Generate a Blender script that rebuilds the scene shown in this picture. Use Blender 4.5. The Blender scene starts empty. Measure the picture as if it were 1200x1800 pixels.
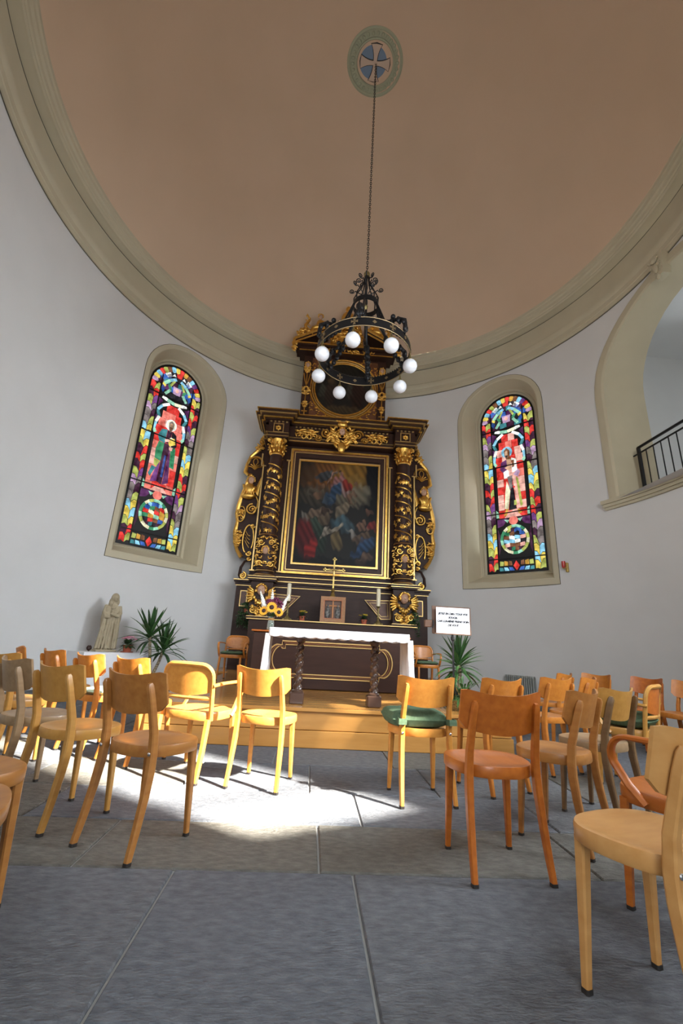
import bpy, math, random
import numpy as np
from mathutils import Vector, Matrix

PI = math.pi
S, C_ = math.sin, math.cos
R = math.radians
scene = bpy.context.scene
COL = scene.collection

# ------------------------------------------------------------------ camera
HC = 0.971
cam_d = bpy.data.cameras.new('camera')
cam_d.sensor_fit = 'VERTICAL'; cam_d.sensor_height = 36.0; cam_d.sensor_width = 24.0
cam_d.lens = 756.23 / 1800 * 36
cam_d.clip_start = 0.05; cam_d.clip_end = 200
cam = bpy.data.objects.new('camera', cam_d); COL.objects.link(cam)
cam.matrix_world = (Matrix.Translation((0, 0, HC)) @ Matrix.Rotation(R(90 + 17.365), 4, 'X')
                    @ Matrix.Rotation(R(3.054), 4, 'Z'))
scene.camera = cam

# the altar frame: origin in the middle of the round room, +y towards the altar
PHI = R(3.0); CX, CY = 0.166, 5.972
RW = 5.651                                   # inner radius of the round wall
STAGE = 0.365
def A(x, y, z=0.0):
    return (CX + x * C_(PHI) - y * S(PHI), CY + x * S(PHI) + y * C_(PHI), z)
def polar(th, r, z=0.0):
    return A(r * S(R(th)), r * C_(R(th)), z)

# ------------------------------------------------------------------ world, sun, daylight
w = bpy.data.worlds.new('world'); scene.world = w; w.use_nodes = True
bg = w.node_tree.nodes['Background']; bg.inputs[0].default_value = (0.75, 0.86, 1.0, 1); bg.inputs[1].default_value = 1.5

SUN_AZ = Vector((0.855, -0.518, 0)).normalized()    # towards the sun, in plan
SUN_EL = R(41)
sun_dir = Vector((SUN_AZ.x * C_(SUN_EL), SUN_AZ.y * C_(SUN_EL), S(SUN_EL)))
sd = bpy.data.lights.new('sun', 'SUN'); sd.energy = 62; sd.angle = R(2.2); sd.color = (1.0, 0.93, 0.82)
so = bpy.data.objects.new('sun', sd); COL.objects.link(so)
so.rotation_euler = sun_dir.to_track_quat('Z', 'Y').to_euler()
so.location = (8, -4, 12)

def area(name, loc, direction, sx, sy, power, col):
    d = bpy.data.lights.new(name, 'AREA'); d.shape = 'RECTANGLE'; d.size = sx; d.size_y = sy
    d.energy = power; d.color = col
    o = bpy.data.objects.new(name, d); COL.objects.link(o); o.location = loc
    o.rotation_euler = Vector(direction).to_track_quat('-Z', 'Z').to_euler()
    return o
# area lamps as skylight; only the stained windows are seen, the rest are added
def win_light(name, th, zc, sx, sy, power, col=(0.86, 0.93, 1.0), tilt=0.0):
    a = Vector(polar(th, RW + 0.35, zc)); b = Vector(polar(th, 0, zc - RW * math.tan(R(tilt))))
    area(name, a, b - a, sx, sy, power, col)
win_light('added_daylight_3', 150.7, 4.45, 1.2, 2.6, 270, tilt=24)
area('added_daylight_5', polar(128, RW + .35, 3.2), Vector(polar(-82, RW, 0.5)) - Vector(polar(128, RW, 3.2)), 1.3, 3.4, 340, (0.84, 0.92, 1.0)).data.spread = R(105)  # added lamp, aimed low across the room to brighten the left wall
win_light('added_daylight_6', -128.0, 3.2, 1.3, 3.4, 70)
win_light('added_daylight_4', -150.7, 4.45, 1.2, 2.6, 120)
win_light('daylight_window_1', -46.5, 5.3, 1.3, 4.6, 25)
win_light('daylight_window_2', 46.3, 5.3, 1.3, 4.6, 25)
area('gallery_fill', A(9.3, 1.6, 6.3), (-0.4, -1, -0.2), 1.6, 2.0, 95, (0.85, 0.95, 1.0))  # added lamp that brightens the closed gallery shell

vs = scene.view_settings
vs.view_transform = 'Standard'; vs.look = 'None'; vs.gamma = 1.0; vs.exposure = 0.0; vs.use_curve_mapping = False
scene.cycles.max_bounces = 8; scene.cycles.diffuse_bounces = 5; scene.cycles.sample_clamp_indirect = 6.0
scene.cycles.use_denoising = True

# ------------------------------------------------------------------ materials
MATS = {}
def mat(name, col, rough=0.5, metal=0.0, noise=None, bump=None, emit=None, coat=0.0, spec=0.5, sss=None):
    """noise=(scale,(stretch xyz),col2,lo,hi)  bump=(scale,(stretch),strength,dist)"""
    m = bpy.data.materials.new(name); m.use_nodes = True
    nt = m.node_tree; p = nt.nodes['Principled BSDF']
    p.inputs['Base Color'].default_value = (*col, 1); p.inputs['Roughness'].default_value = rough
    p.inputs['Metallic'].default_value = metal; p.inputs['Specular IOR Level'].default_value = spec
    if coat: p.inputs['Coat Weight'].default_value = coat; p.inputs['Coat Roughness'].default_value = 0.15
    tc = nt.nodes.new('ShaderNodeTexCoord')
    def nz(scale, stretch, detail=5):
        mp = nt.nodes.new('ShaderNodeMapping'); mp.inputs['Scale'].default_value = stretch
        nt.links.new(tc.outputs['Object'], mp.inputs[0])
        n = nt.nodes.new('ShaderNodeTexNoise'); n.inputs['Scale'].default_value = scale; n.inputs['Detail'].default_value = detail
        nt.links.new(mp.outputs[0], n.inputs['Vector']); return n
    if noise:
        sc, st, c2, lo, hi = noise
        n = nz(sc, st); r = nt.nodes.new('ShaderNodeValToRGB')
        r.color_ramp.elements[0].position = lo; r.color_ramp.elements[1].position = hi
        r.color_ramp.elements[0].color = (*col, 1); r.color_ramp.elements[1].color = (*c2, 1)
        nt.links.new(n.outputs['Fac'], r.inputs[0]); nt.links.new(r.outputs[0], p.inputs['Base Color'])
    if bump:
        sc, st, strength, dist = bump
        n = nz(sc, st, 6); b = nt.nodes.new('ShaderNodeBump'); b.inputs['Strength'].default_value = strength
        b.inputs['Distance'].default_value = dist
        nt.links.new(n.outputs['Fac'], b.inputs['Height']); nt.links.new(b.outputs[0], p.inputs['Normal'])
    if emit:
        p.inputs['Emission Color'].default_value = (*emit[0], 1); p.inputs['Emission Strength'].default_value = emit[1]
    MATS[name] = m
    return m

mat('plaster', (0.67, 0.66, 0.65), 0.85, noise=(1.3, (1, 1, 1), (0.63, 0.62, 0.61), 0.3, 0.75), bump=(9, (1, 1, 1), 0.10, 0.02), spec=0.2)
mat('beige', (0.53, 0.475, 0.345), 0.8, noise=(2.0, (1, 1, 1), (0.49, 0.435, 0.315), 0.3, 0.7), spec=0.2)
mat('ceiling_paint', (0.63, 0.465, 0.335), 0.9, noise=(0.8, (1, 1, 1), (0.59, 0.435, 0.31), 0.3, 0.7), bump=(5, (1, 1, 1), 0.06, 0.02), spec=0.1)
mat('line', (0.10, 0.085, 0.06), 0.9)
mat('medallion_green', (0.36, 0.37, 0.26), 0.8)
mat('medallion_blue', (0.17, 0.24, 0.34), 0.8)
mat('medallion_pink', (0.55, 0.42, 0.33), 0.8)
mat('black_paint', (0.012, 0.012, 0.014), 0.5)
mat('iron', (0.020, 0.019, 0.020), 0.42, 0.6)
mat('iron_gold', (0.30, 0.21, 0.11), 0.5, 0.8)
mat('mortar', (0.27, 0.27, 0.265), 0.9)
STONES = []
for i, (c, c2) in enumerate([((0.092, 0.099, 0.111), (0.148, 0.156, 0.170)), ((0.100, 0.103, 0.108), (0.158, 0.162, 0.167)),
                             ((0.102, 0.099, 0.088), (0.158, 0.152, 0.136)), ((0.088, 0.097, 0.112), (0.142, 0.152, 0.170))]):
    STONES.append(mat('stone%d' % i, c, 0.7, noise=(17.0, (1, 2.2, 1), c2, 0.34, 0.68), bump=(42, (1, 2.4, 1), 1.0, 0.012), spec=0.14))
def woodmat(name, c, c2, rough=0.36, st=(14, 2, 14), coat=0.12, sc=2.2):
    return mat(name, c, rough, noise=(sc, st, c2, 0.3, 0.72), bump=(6, st, 0.06, 0.004), coat=coat, spec=0.35)
woodmat('wood_honey', (0.55, 0.240, 0.047), (0.46, 0.18, 0.031))
woodmat('wood_red', (0.44, 0.128, 0.017), (0.33, 0.083, 0.010))
woodmat('wood_brown', (0.37, 0.16, 0.040), (0.28, 0.108, 0.024))
woodmat('wood_yellow', (0.46, 0.235, 0.055), (0.38, 0.18, 0.037))
woodmat('wood_grey', (0.30, 0.195, 0.105), (0.225, 0.14, 0.07))
woodmat('wood_orange', (0.50, 0.185, 0.030), (0.40, 0.13, 0.019))
woodmat('wood_dark', (0.17, 0.095, 0.04), (0.12, 0.065, 0.026))
woodmat('wood_pale', (0.53, 0.28, 0.095), (0.43, 0.205, 0.06), st=(3, 9, 9))
woodmat('stage_wood', (0.50, 0.25, 0.068), (0.42, 0.20, 0.05), 0.2, st=(1.2, 9, 9))
mat('foot_cap', (0.02, 0.016, 0.014), 0.5)
mat('steel', (0.7, 0.7, 0.72), 0.25, 1.0)
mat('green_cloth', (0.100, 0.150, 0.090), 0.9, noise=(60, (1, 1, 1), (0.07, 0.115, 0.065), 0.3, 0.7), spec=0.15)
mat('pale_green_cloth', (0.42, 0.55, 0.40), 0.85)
mat('altar_brown', (0.032, 0.0135, 0.009), 0.45, noise=(3, (1, 1, 6), (0.044, 0.019, 0.012), 0.3, 0.7), bump=(12, (1, 1, 1), 0.05, 0.004), spec=0.22)
mat('altar_red', (0.155, 0.055, 0.022), 0.4, noise=(6, (1, 1, 4), (0.10, 0.034, 0.014), 0.3, 0.7))
mat('gold', (0.83, 0.50, 0.12), 0.34, 0.95, noise=(14, (1, 1, 1), (0.62, 0.345, 0.07), 0.35, 0.7), bump=(30, (1, 1, 1), 0.25, 0.01))
mat('gold_pale', (0.66, 0.44, 0.17), 0.38, 0.85)
mat('flesh', (0.50, 0.30, 0.20), 0.5)
mat('hair', (0.16, 0.09, 0.05), 0.6)
mat('linen', (0.86, 0.86, 0.88), 0.9, bump=(70, (1, 1, 1), 0.25, 0.004))
mat('lace', (0.88, 0.88, 0.90), 0.9, noise=(75, (1, 1, 1), (0.70, 0.71, 0.74), 0.50, 0.62), bump=(80, (1, 1, 1), 0.5, 0.005))
mat('twist_brown', (0.075, 0.042, 0.030), 0.22, coat=0.4)
mat('wax', (0.80, 0.72, 0.52), 0.5)
mat('brass', (0.50, 0.36, 0.12), 0.35, 0.95)
mat('dull_brass', (0.27, 0.21, 0.085), 0.45, 0.8)
mat('leaf_dark', (0.022, 0.060, 0.018), 0.38, noise=(5, (1, 1, 1), (0.045, 0.115, 0.030), 0.35, 0.7))
mat('leaf_mid', (0.045, 0.115, 0.030), 0.42, noise=(7, (1, 1, 1), (0.075, 0.16, 0.045), 0.35, 0.7))
mat('leaf_ivy', (0.028, 0.062, 0.022), 0.45, noise=(9, (1, 1, 1), (0.055, 0.105, 0.035), 0.35, 0.7))
mat('trunk', (0.42, 0.34, 0.22), 0.8, noise=(28, (1, 1, 3), (0.10, 0.07, 0.045), 0.45, 0.6))
mat('terracotta', (0.42, 0.10, 0.05), 0.6)
mat('basket', (0.34, 0.22, 0.07), 0.8, noise=(40, (1, 1, 2), (0.15, 0.09, 0.03), 0.4, 0.6))
mat('petal_pink', (0.85, 0.27, 0.42), 0.6)
mat('petal_palepink', (0.88, 0.55, 0.62), 0.6)
mat('petal_yellow', (0.80, 0.58, 0.05), 0.6)
mat('petal_sun', (0.88, 0.42, 0.02), 0.6)
mat('petal_white', (0.85, 0.86, 0.80), 0.6)
mat('petal_purple', (0.13, 0.012, 0.05), 0.6)
mat('seed_brown', (0.045, 0.018, 0.012), 0.8)
mat('stone_statue', (0.40, 0.335, 0.225), 0.8, noise=(12, (1, 1, 1), (0.33, 0.27, 0.175), 0.3, 0.7), bump=(40, (1, 1, 1), 0.15, 0.006))
mat('paper', (0.85, 0.85, 0.88), 0.8)
mat('ink', (0.01, 0.01, 0.012), 0.8)
mat('ink_grey', (0.42, 0.42, 0.47), 0.8)
mat('desk_brown', (0.11, 0.05, 0.025), 0.5)
mat('radiator_paint', (0.28, 0.29, 0.27), 0.5)
mat('red_glass', (0.35, 0.015, 0.012), 0.15, emit=((0.6, 0.03, 0.02), 0.05))
mat('icon_relief', (0.20, 0.19, 0.17), 0.6, noise=(25, (1, 1, 1), (0.06, 0.055, 0.05), 0.4, 0.6))
mat('lead', (0.008, 0.008, 0.009), 0.6)
mat('globe', (0.70, 0.70, 0.72), 0.25, spec=0.5, coat=0.3)
g = MATS['globe'].node_tree.nodes['Principled BSDF']
g.inputs['Subsurface Weight'].default_value = 0.6; g.inputs['Subsurface Radius'].default_value = (0.1, 0.1, 0.1)

gl = bpy.data.materials.new('vase_glass'); gl.use_nodes = True
gp = gl.node_tree.nodes['Principled BSDF']; gp.inputs['Base Color'].default_value = (0.75, 0.85, 0.75, 1)
gp.inputs['Transmission Weight'].default_value = 0.85; gp.inputs['Roughness'].default_value = 0.08; MATS['vase_glass'] = gl

def attr_mat(name, rough=0.5):
    m = bpy.data.materials.new(name); m.use_nodes = True; nt = m.node_tree
    p = nt.nodes['Principled BSDF']; p.inputs['Roughness'].default_value = rough
    a = nt.nodes.new('ShaderNodeAttribute'); a.attribute_name = 'Col'
    nt.links.new(a.outputs['Color'], p.inputs['Base Color']); MATS[name] = m
    return m
attr_mat('oil_paint', 0.5)
MATS['oil_paint'].node_tree.nodes['Principled BSDF'].inputs['Specular IOR Level'].default_value = 0.2

def glass_mat(name, col, strength):
    """back-lit antique glass: coloured light with streaks of its own, no two spots alike"""
    m = bpy.data.materials.new(name); m.use_nodes = True; nt = m.node_tree
    p = nt.nodes['Principled BSDF']; p.inputs['Roughness'].default_value = 0.2
    p.inputs['Base Color'].default_value = (*[c * 0.06 for c in col], 1); p.inputs['Specular IOR Level'].default_value = 0.15
    tc = nt.nodes.new('ShaderNodeTexCoord'); n = nt.nodes.new('ShaderNodeTexNoise'); n.inputs['Scale'].default_value = 7
    n.inputs['Detail'].default_value = 2
    nt.links.new(tc.outputs['Object'], n.inputs['Vector'])
    r = nt.nodes.new('ShaderNodeValToRGB'); e = r.color_ramp.elements
    e[0].position = 0.30; e[1].position = 0.72
    e[0].color = (*[c * 0.42 for c in col], 1); e[1].color = (*[min(1, c * 1.1 + 0.05) for c in col], 1)
    nt.links.new(n.outputs['Fac'], r.inputs[0]); nt.links.new(r.outputs[0], p.inputs['Emission Color'])
    p.inputs['Emission Strength'].default_value = strength; MATS[name] = m
for nm, c, s_ in [('g_red', (0.80, 0.025, 0.015), 1.15), ('g_pink', (0.92, 0.20, 0.15), 1.25), ('g_rose', (0.95, 0.46, 0.38), 1.3),
                  ('g_white', (0.92, 0.95, 0.86), 1.5), ('g_yellow', (0.93, 0.68, 0.10), 1.2), ('g_gold', (0.80, 0.42, 0.05), 1.0),
                  ('g_lime', (0.55, 0.62, 0.13), 1.0), ('g_green', (0.05, 0.36, 0.16), 0.9), ('g_mint', (0.36, 0.78, 0.55), 1.1),
                  ('g_blue', (0.04, 0.16, 0.62), 1.0), ('g_sky', (0.28, 0.66, 0.92), 1.2), ('g_purple', (0.16, 0.03, 0.17), 0.8),
                  ('g_plum', (0.09, 0.015, 0.06), 0.7), ('g_violet', (0.26, 0.07, 0.34), 0.85), ('g_grey', (0.30, 0.25, 0.24), 0.85),
                  ('g_lilac', (0.66, 0.42, 0.66), 1.0), ('g_brown', (0.30, 0.11, 0.04), 0.8), ('g_teal', (0.05, 0.30, 0.34), 0.9),
                  ('g_dark', (0.02, 0.018, 0.03), 0.6), ('g_flesh', (0.72, 0.42, 0.25), 1.0), ('g_cream', (0.95, 0.88, 0.58), 1.3)]:
    glass_mat(nm, c, s_)

# ------------------------------------------------------------------ mesh helpers
class MB:
    def __init__(s): s.v = []; s.f = []
    def add(s, vs_, fs_):
        o = len(s.v); s.v += [tuple(p) for p in vs_]; s.f += [tuple(i + o for i in q) for q in fs_]; return s
    def box(s, cx, cy, cz, sx, sy, sz, rz=0.0, b=0.0):
        hx, hy, hz = sx / 2, sy / 2, sz / 2
        c, n = C_(rz), S(rz)
        if b > 0:   # chamfered box
            pts = []
            for z, ins in ((-hz, b), (-hz + b, 0), (hz - b, 0), (hz, b)):
                x, y = hx - ins, hy - ins
                k = b
                loop = [(-x + k, -y), (x - k, -y), (x, -y + k), (x, y - k), (x - k, y), (-x + k, y), (-x, y - k), (-x, -y + k)]
                pts += [(cx + p * c - q * n, cy + p * n + q * c, cz + z) for p, q in loop]
            fs = [tuple(range(7, -1, -1)), tuple(range(24, 32))]
            for l in range(3):
                for i in range(8):
                    j = (i + 1) % 8; fs.append((l * 8 + i, l * 8 + j, l * 8 + 8 + j, l * 8 + 8 + i))
            return s.add(pts, fs)
        pts = [(cx + p * c - q * n, cy + p * n + q * c, cz + z) for z in (-hz, hz) for p, q in ((-hx, -hy), (hx, -hy), (hx, hy), (-hx, hy))]
        return s.add(pts, [(3, 2, 1, 0), (4, 5, 6, 7), (0, 1, 5, 4), (1, 2, 6, 5), (2, 3, 7, 6), (3, 0, 4, 7)])
    def prism(s, poly, y0, y1, ax='xz'):
        """polygon given in the x,z plane (or x,y) pulled along the third axis"""
        n = len(poly)
        if ax == 'xz': pts = [(a, y0, b) for a, b in poly] + [(a, y1, b) for a, b in poly]
        elif ax == 'xy': pts = [(a, b, y0) for a, b in poly] + [(a, b, y1) for a, b in poly]
        else: pts = [(y0, a, b) for a, b in poly] + [(y1, a, b) for a, b in poly]
        fs = [tuple(range(n)), tuple(range(2 * n - 1, n - 1, -1))]
        fs += [(i, i + n, (i + 1) % n + n, (i + 1) % n) for i in range(n)]
        return s.add(pts, fs)
    def lathe(s, prof, n=24, c=(0, 0, 0), a0=0.0, a1=2 * PI, sx=1.0, sy=1.0):
        full = abs(a1 - a0 - 2 * PI) < 1e-6; m = n if full else n + 1
        pts = [(c[0] + r * S(a0 + (a1 - a0) * i / n) * sx, c[1] + r * C_(a0 + (a1 - a0) * i / n) * sy, c[2] + z) for r, z in prof for i in range(m)]
        fs = []
        for k in range(len(prof) - 1):
            for i in range(n):
                j = (i + 1) % m; fs.append((k * m + i, k * m + j, (k + 1) * m + j, (k + 1) * m + i))
        return s.add(pts, fs)
    def ell(s, c, r, nu=8, nv=5, rot=None):
        M = Matrix.Rotation(rot, 3, 'Y') if isinstance(rot, (int, float)) else rot
        pts = []; fs = []
        for j in range(nv + 1):
            t = -PI / 2 + PI * j / nv
            for i in range(nu):
                a = 2 * PI * i / nu
                p = Vector((r[0] * C_(t) * C_(a), r[1] * C_(t) * S(a), r[2] * S(t)))
                if M is not None: p = M @ p
                pts.append((c[0] + p.x, c[1] + p.y, c[2] + p.z))
        for j in range(nv):
            for i in range(nu):
                k = (i + 1) % nu; fs.append((j * nu + i, j * nu + k, (j + 1) * nu + k, (j + 1) * nu + i))
        return s.add(pts, fs)
    def tube(s, pts, r, n=8, closed=False, flat=None, square=False, up=None, cap=True):
        """swept tube; r a number or list; flat=(a,b) multiplies the two cross-section axes"""
        P = [Vector(p) for p in pts]; m = len(P)
        rr = r if isinstance(r, (list, tuple)) else [r] * m
        fa, fb = flat or (1, 1)
        prev = None; out = []
        for i in range(m):
            if closed: t = P[(i + 1) % m] - P[i - 1]
            else: t = P[min(i + 1, m - 1)] - P[max(i - 1, 0)]
            if t.length < 1e-9: t = Vector((0, 0, 1))
            t.normalize()
            if prev is None:
                u = Vector(up) if up is not None else (Vector((0, 0, 1)) if abs(t.z) < 0.9 else Vector((0, 1, 0)))
                a = u - t * u.dot(t)
                if a.length < 1e-6: a = Vector((1, 0, 0)) - t * t.x
            else: a = prev - t * prev.dot(t)
            a.normalize(); prev = a; b = t.cross(a)
            for k in range(n):
                q = 2 * PI * (k + 0.5) / n; cq, sq = C_(q), S(q)
                if square:
                    e = 0.45; cq = math.copysign(abs(cq) ** e, cq); sq = math.copysign(abs(sq) ** e, sq)
                out.append(P[i] + a * (rr[i] * fa * cq) + b * (rr[i] * fb * sq))
        fs = []
        for i in range(m if closed else m - 1):
            j = (i + 1) % m
            for k in range(n):
                l = (k + 1) % n; fs.append((i * n + k, i * n + l, j * n + l, j * n + k))
        if not closed and cap: fs += [tuple(range(n - 1, -1, -1)), tuple(range((m - 1) * n, m * n))]
        return s.add(out, fs)
    def loft(s, loops, closed=True):
        n = len(loops[0]); pts = [p for l in loops for p in l]; fs = []
        for k in range(len(loops) - 1):
            for i in range(n if closed else n - 1):
                j = (i + 1) % n; fs.append((k * n + i, k * n + j, (k + 1) * n + j, (k + 1) * n + i))
        return s.add(pts, fs)
    def leaf(s, base, d, up, L, W, seg=4, droop=0.0, fold=0.12):
        """one blade: pointed strip with a fold, bending down by droop"""
        d = Vector(d).normalized(); side = d.cross(Vector(up)); 
        if side.length < 1e-4: side = Vector((1, 0, 0))
        side.normalize(); nn = side.cross(d).normalized(); base = Vector(base); pts = []; fs = []
        for i in range(seg + 1):
            t = i / seg; c = base + d * (L * t) + Vector((0, 0, -droop * L * t * t))
            wv = W * (S(PI * min(1, t * 0.92 + 0.08)) ** 0.7) * 0.5
            pts += [c - side * wv + nn * (fold * wv), c - nn * (fold * wv * .3), c + side * wv + nn * (fold * wv)]
        for i in range(seg):
            a = i * 3; fs += [(a, a + 1, a + 4, a + 3), (a + 1, a + 2, a + 5, a + 4)]
        return s.add(pts, fs)
    def mesh(s, name):
        me = bpy.data.meshes.new(name); me.from_pydata(s.v, [], s.f); me.update(); return me
    def build(s, name, m, parent=None, smooth=False, z0=0.0):
        if z0: s.v = [(x, y, z - z0) for x, y, z in s.v]
        me = s.mesh(name); me.materials.append(MATS[m] if isinstance(m, str) else m)
        if smooth: smooth_mesh(me, 0.7 if smooth is True else smooth)
        o = bpy.data.objects.new(name, me); COL.objects.link(o)
        if parent is not None: o.parent = parent
        return o
def smooth_mesh(me, ang):
    me.polygons.foreach_set('use_smooth', [True] * len(me.polygons))
    try: me.set_sharp_from_angle(angle=ang)
    except Exception: pass

def tag(o, label, cat, group=None):
    o['label'] = label; o['category'] = cat
    if group: o['group'] = group
    return o
def struct(o): o['kind'] = 'structure'; return o
def stuff(o): o['kind'] = 'stuff'; return o
def thing(name, label, cat, loc, rz=0.0, group=None):
    o = bpy.data.objects.new(name, None); COL.objects.link(o); o.empty_display_size = 0.1
    o.location = loc; o.rotation_euler = (0, 0, rz); return tag(o, label, cat, group)
def athing(name, label, cat, x, y, z=0.0, rz=0.0, group=None):
    return thing(name, label, cat, A(x, y, z), PHI + rz, group)
def sbase(name, x=0, y=0, z=0):
    o = bpy.data.objects.new(name, None); COL.objects.link(o); o.empty_display_size = 0.1
    o.location = A(x, y, z); o.rotation_euler = (0, 0, PHI); return struct(o)
def link_copy(me, name, m=None, parent=None, loc=(0, 0, 0), rot=(0, 0, 0), scale=(1, 1, 1)):
    o = bpy.data.objects.new(name, me); COL.objects.link(o); o.location = loc; o.rotation_euler = rot; o.scale = scale
    if parent is not None: o.parent = parent
    if m is not None:
        o.material_slots[0].link = 'OBJECT'; o.material_slots[0].material = MATS[m]
    return o

# ================================================================== THE SETTING
# ---- openings in the round wall: (angle, half width, sill, spring)
OPEN = [(-46.5, 1.06, 2.57, 7.08), (46.3, 1.06, 2.57, 7.08), (150.7, 0.70, 3.0, 5.75), (-150.7, 0.70, 3.0, 5.75),
        (90.0, 1.74, 4.0, 6.37), (180.0, 1.55, -0.2, 2.9),
        (128.0, 0.80, 1.3, 4.6), (-128.0, 0.80, 1.3, 4.6)]
def wall_mesh():
    nt, zs = 480, np.linspace(0, 8.45, 114)
    th = np.arange(nt) * 2 * PI / nt
    mid_t = np.degrees(th + PI / nt); mid_z = (zs[:-1] + zs[1:]) / 2
    T, Z = np.meshgrid(mid_t, mid_z)
    keep = np.ones_like(T, bool)
    for a, hw, zb, sp in OPEN:
        d = (T - a + 180) % 360 - 180; u = RW * np.sin(np.radians(d)); front = np.abs(d) < 60
        ins = (np.abs(u) < hw) & (Z > zb) & (Z < sp) | (np.hypot(u, Z - sp) < hw) & (Z >= sp)
        keep &= ~(ins & front)
    v = [(*[A(RW * S(t), RW * C_(t))[i] for i in (0, 1)], z) for z in zs for t in th]
    f = []
    for k in range(len(zs) - 1):
        for i in range(nt):
            if keep[k, i]:
                j = (i + 1) % nt; f.append((k * nt + i, k * nt + j, (k + 1) * nt + j, (k + 1) * nt + i))
    b = MB(); b.v = v; b.f = f
    return struct(b.build('wall_round', 'plaster', smooth=True))
wall_mesh()

def ring(name, prof, m, n=160, parent=None, zc=0.0, rc=None):
    b = MB().lathe(prof, n); o = b.build(name, m, parent, smooth=0.5); return o
cor = sbase('trim_1')
prof = [(0, 8.27), (.035, 8.27), (.035, 8.36), (.05, 8.375), (.05, 8.48), (.06, 8.495), (.085, 8.55), (.085, 8.62), (.055, 8.64), (.02, 8.68), (.015, 9.15)]
ring('architrave_and_frieze', [(RW - d, z) for d, z in prof], 'beige', parent=cor)
prof = [(.0, 9.17), (.10, 9.18), (.13, 9.195), (.19, 9.20), (.21, 9.235), (.21, 9.26), (.235, 9.28), (.245, 9.34), (.275, 9.37), (.285, 9.43), (.31, 9.45), (.315, 9.52)]
ring('cornice_moulding', [(RW - d, z) for d, z in prof], 'beige', parent=cor)
MB().tube([(RW * .9985 * S(a), RW * .9985 * C_(a), 8.262) for a in np.linspace(0, 2 * PI, 160, endpoint=False)], .008, 5, True).build('paint_and_shade_line', 'line', cor)
MB().tube([((RW - .014) * S(a), (RW - .014) * C_(a), 9.16) for a in np.linspace(0, 2 * PI, 160, endpoint=False)], .009, 5, True).build('paint_and_shade_line', 'line', cor)  # dark strip standing in for the shadow where frieze meets soffit

# ---- domed ceiling and its medallion
dome = sbase('ceiling')
r0, z0d, zt = RW - .315, 9.515, 13.05
Rs = (r0 ** 2 + (zt - z0d) ** 2) / (2 * (zt - z0d)); a_max = math.asin(r0 / Rs)
MB().lathe([(Rs * S(a), zt - Rs + Rs * C_(a)) for a in np.linspace(a_max, 0.001, 40)], 128).build('dome', 'ceiling_paint', dome, smooth=True)
med = athing('ceiling_medallion', 'green plaster ring around a blue disc with a cross, centre of the dome', 'medallion', .04, 0, 13.03)
MB().lathe([(.615, .03), (.60, -.02), (.565, -.035), (.54, -.02), (.535, -.005), (.43, -.005), (.425, -.025), (.40, -.03), (.385, -.015), (.385, .03)], 64).build('ring', 'medallion_green', med, smooth=0.6)
egg = MB().ell((0, 0, 0), (.032, .040, .022), 8, 6).mesh('egg_moulding'); egg.materials.append(MATS['medallion_green'])
for i in range(30):
    a = 2 * PI * i / 30; link_copy(egg, 'egg_moulding', None, med, (.483 * S(a), .483 * C_(a), -.01), (0, 0, -a))
MB().lathe([(.39, .012), (.0, .012)], 48).build('disc', 'medallion_blue', med)
def patty(r, grow=0.0):
    pts = []
    for k in range(4):
        a = k * PI / 2
        arm = [(.035 + grow, .035 + grow)]
        for t in np.linspace(.15, 1, 6):
            y = .04 + t * (r - .04); arm.append((.036 + .075 * t ** 2.2 + grow, y))
        arm = [(-x, y) for x, y in arm] + [(0, r * 1.04 + grow)] + arm[::-1][:-1]
        pts += [(x * C_(a) + y * S(a), -x * S(a) + y * C_(a)) for x, y in arm]
    return pts
MB().prism(patty(.31, .014), .006, .012, 'xy').build('cross_outline', 'black_paint', med)
MB().prism(patty(.305), -.002, .006, 'xy').build('cross', 'medallion_pink', med)

# ---- arched window surrounds
def arch(hw, zb, zs, n=20):
    return [(-hw, zb)] + [(-hw, zb + (zs - zb) * k / 8) for k in range(1, 9)] + \
           [(hw * -C_(PI * k / n), zs + hw * S(PI * k / n)) for k in range(1, n)] + \
           [(hw, zs - (zs - zb) * k / 8) for k in range(0, 8)] + [(hw, zb)] + [(hw - 2 * hw * k / 8, zb) for k in range(1, 8)]
def surround(root, loops, m='beige', name='surround', d0=6.15):
    """loops: (half width, sill, spring, depth) with depth None/-p = on the wall face, p proud"""
    L = []
    for hw, zb, zs, d in loops:
        L.append([(u, (math.sqrt(RW * RW - u * u) + d if d <= 0 else d) - d0, z) for u, z in arch(hw, zb, zs)])
    return MB().loft(L).build(name, m, root, smooth=0.35)
def wroot(name, th, d=6.15):
    o = bpy.data.objects.new(name, None); COL.objects.link(o); o.location = polar(th, d); o.rotation_euler = (0, 0, PHI - R(th))
    return struct(o)

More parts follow.
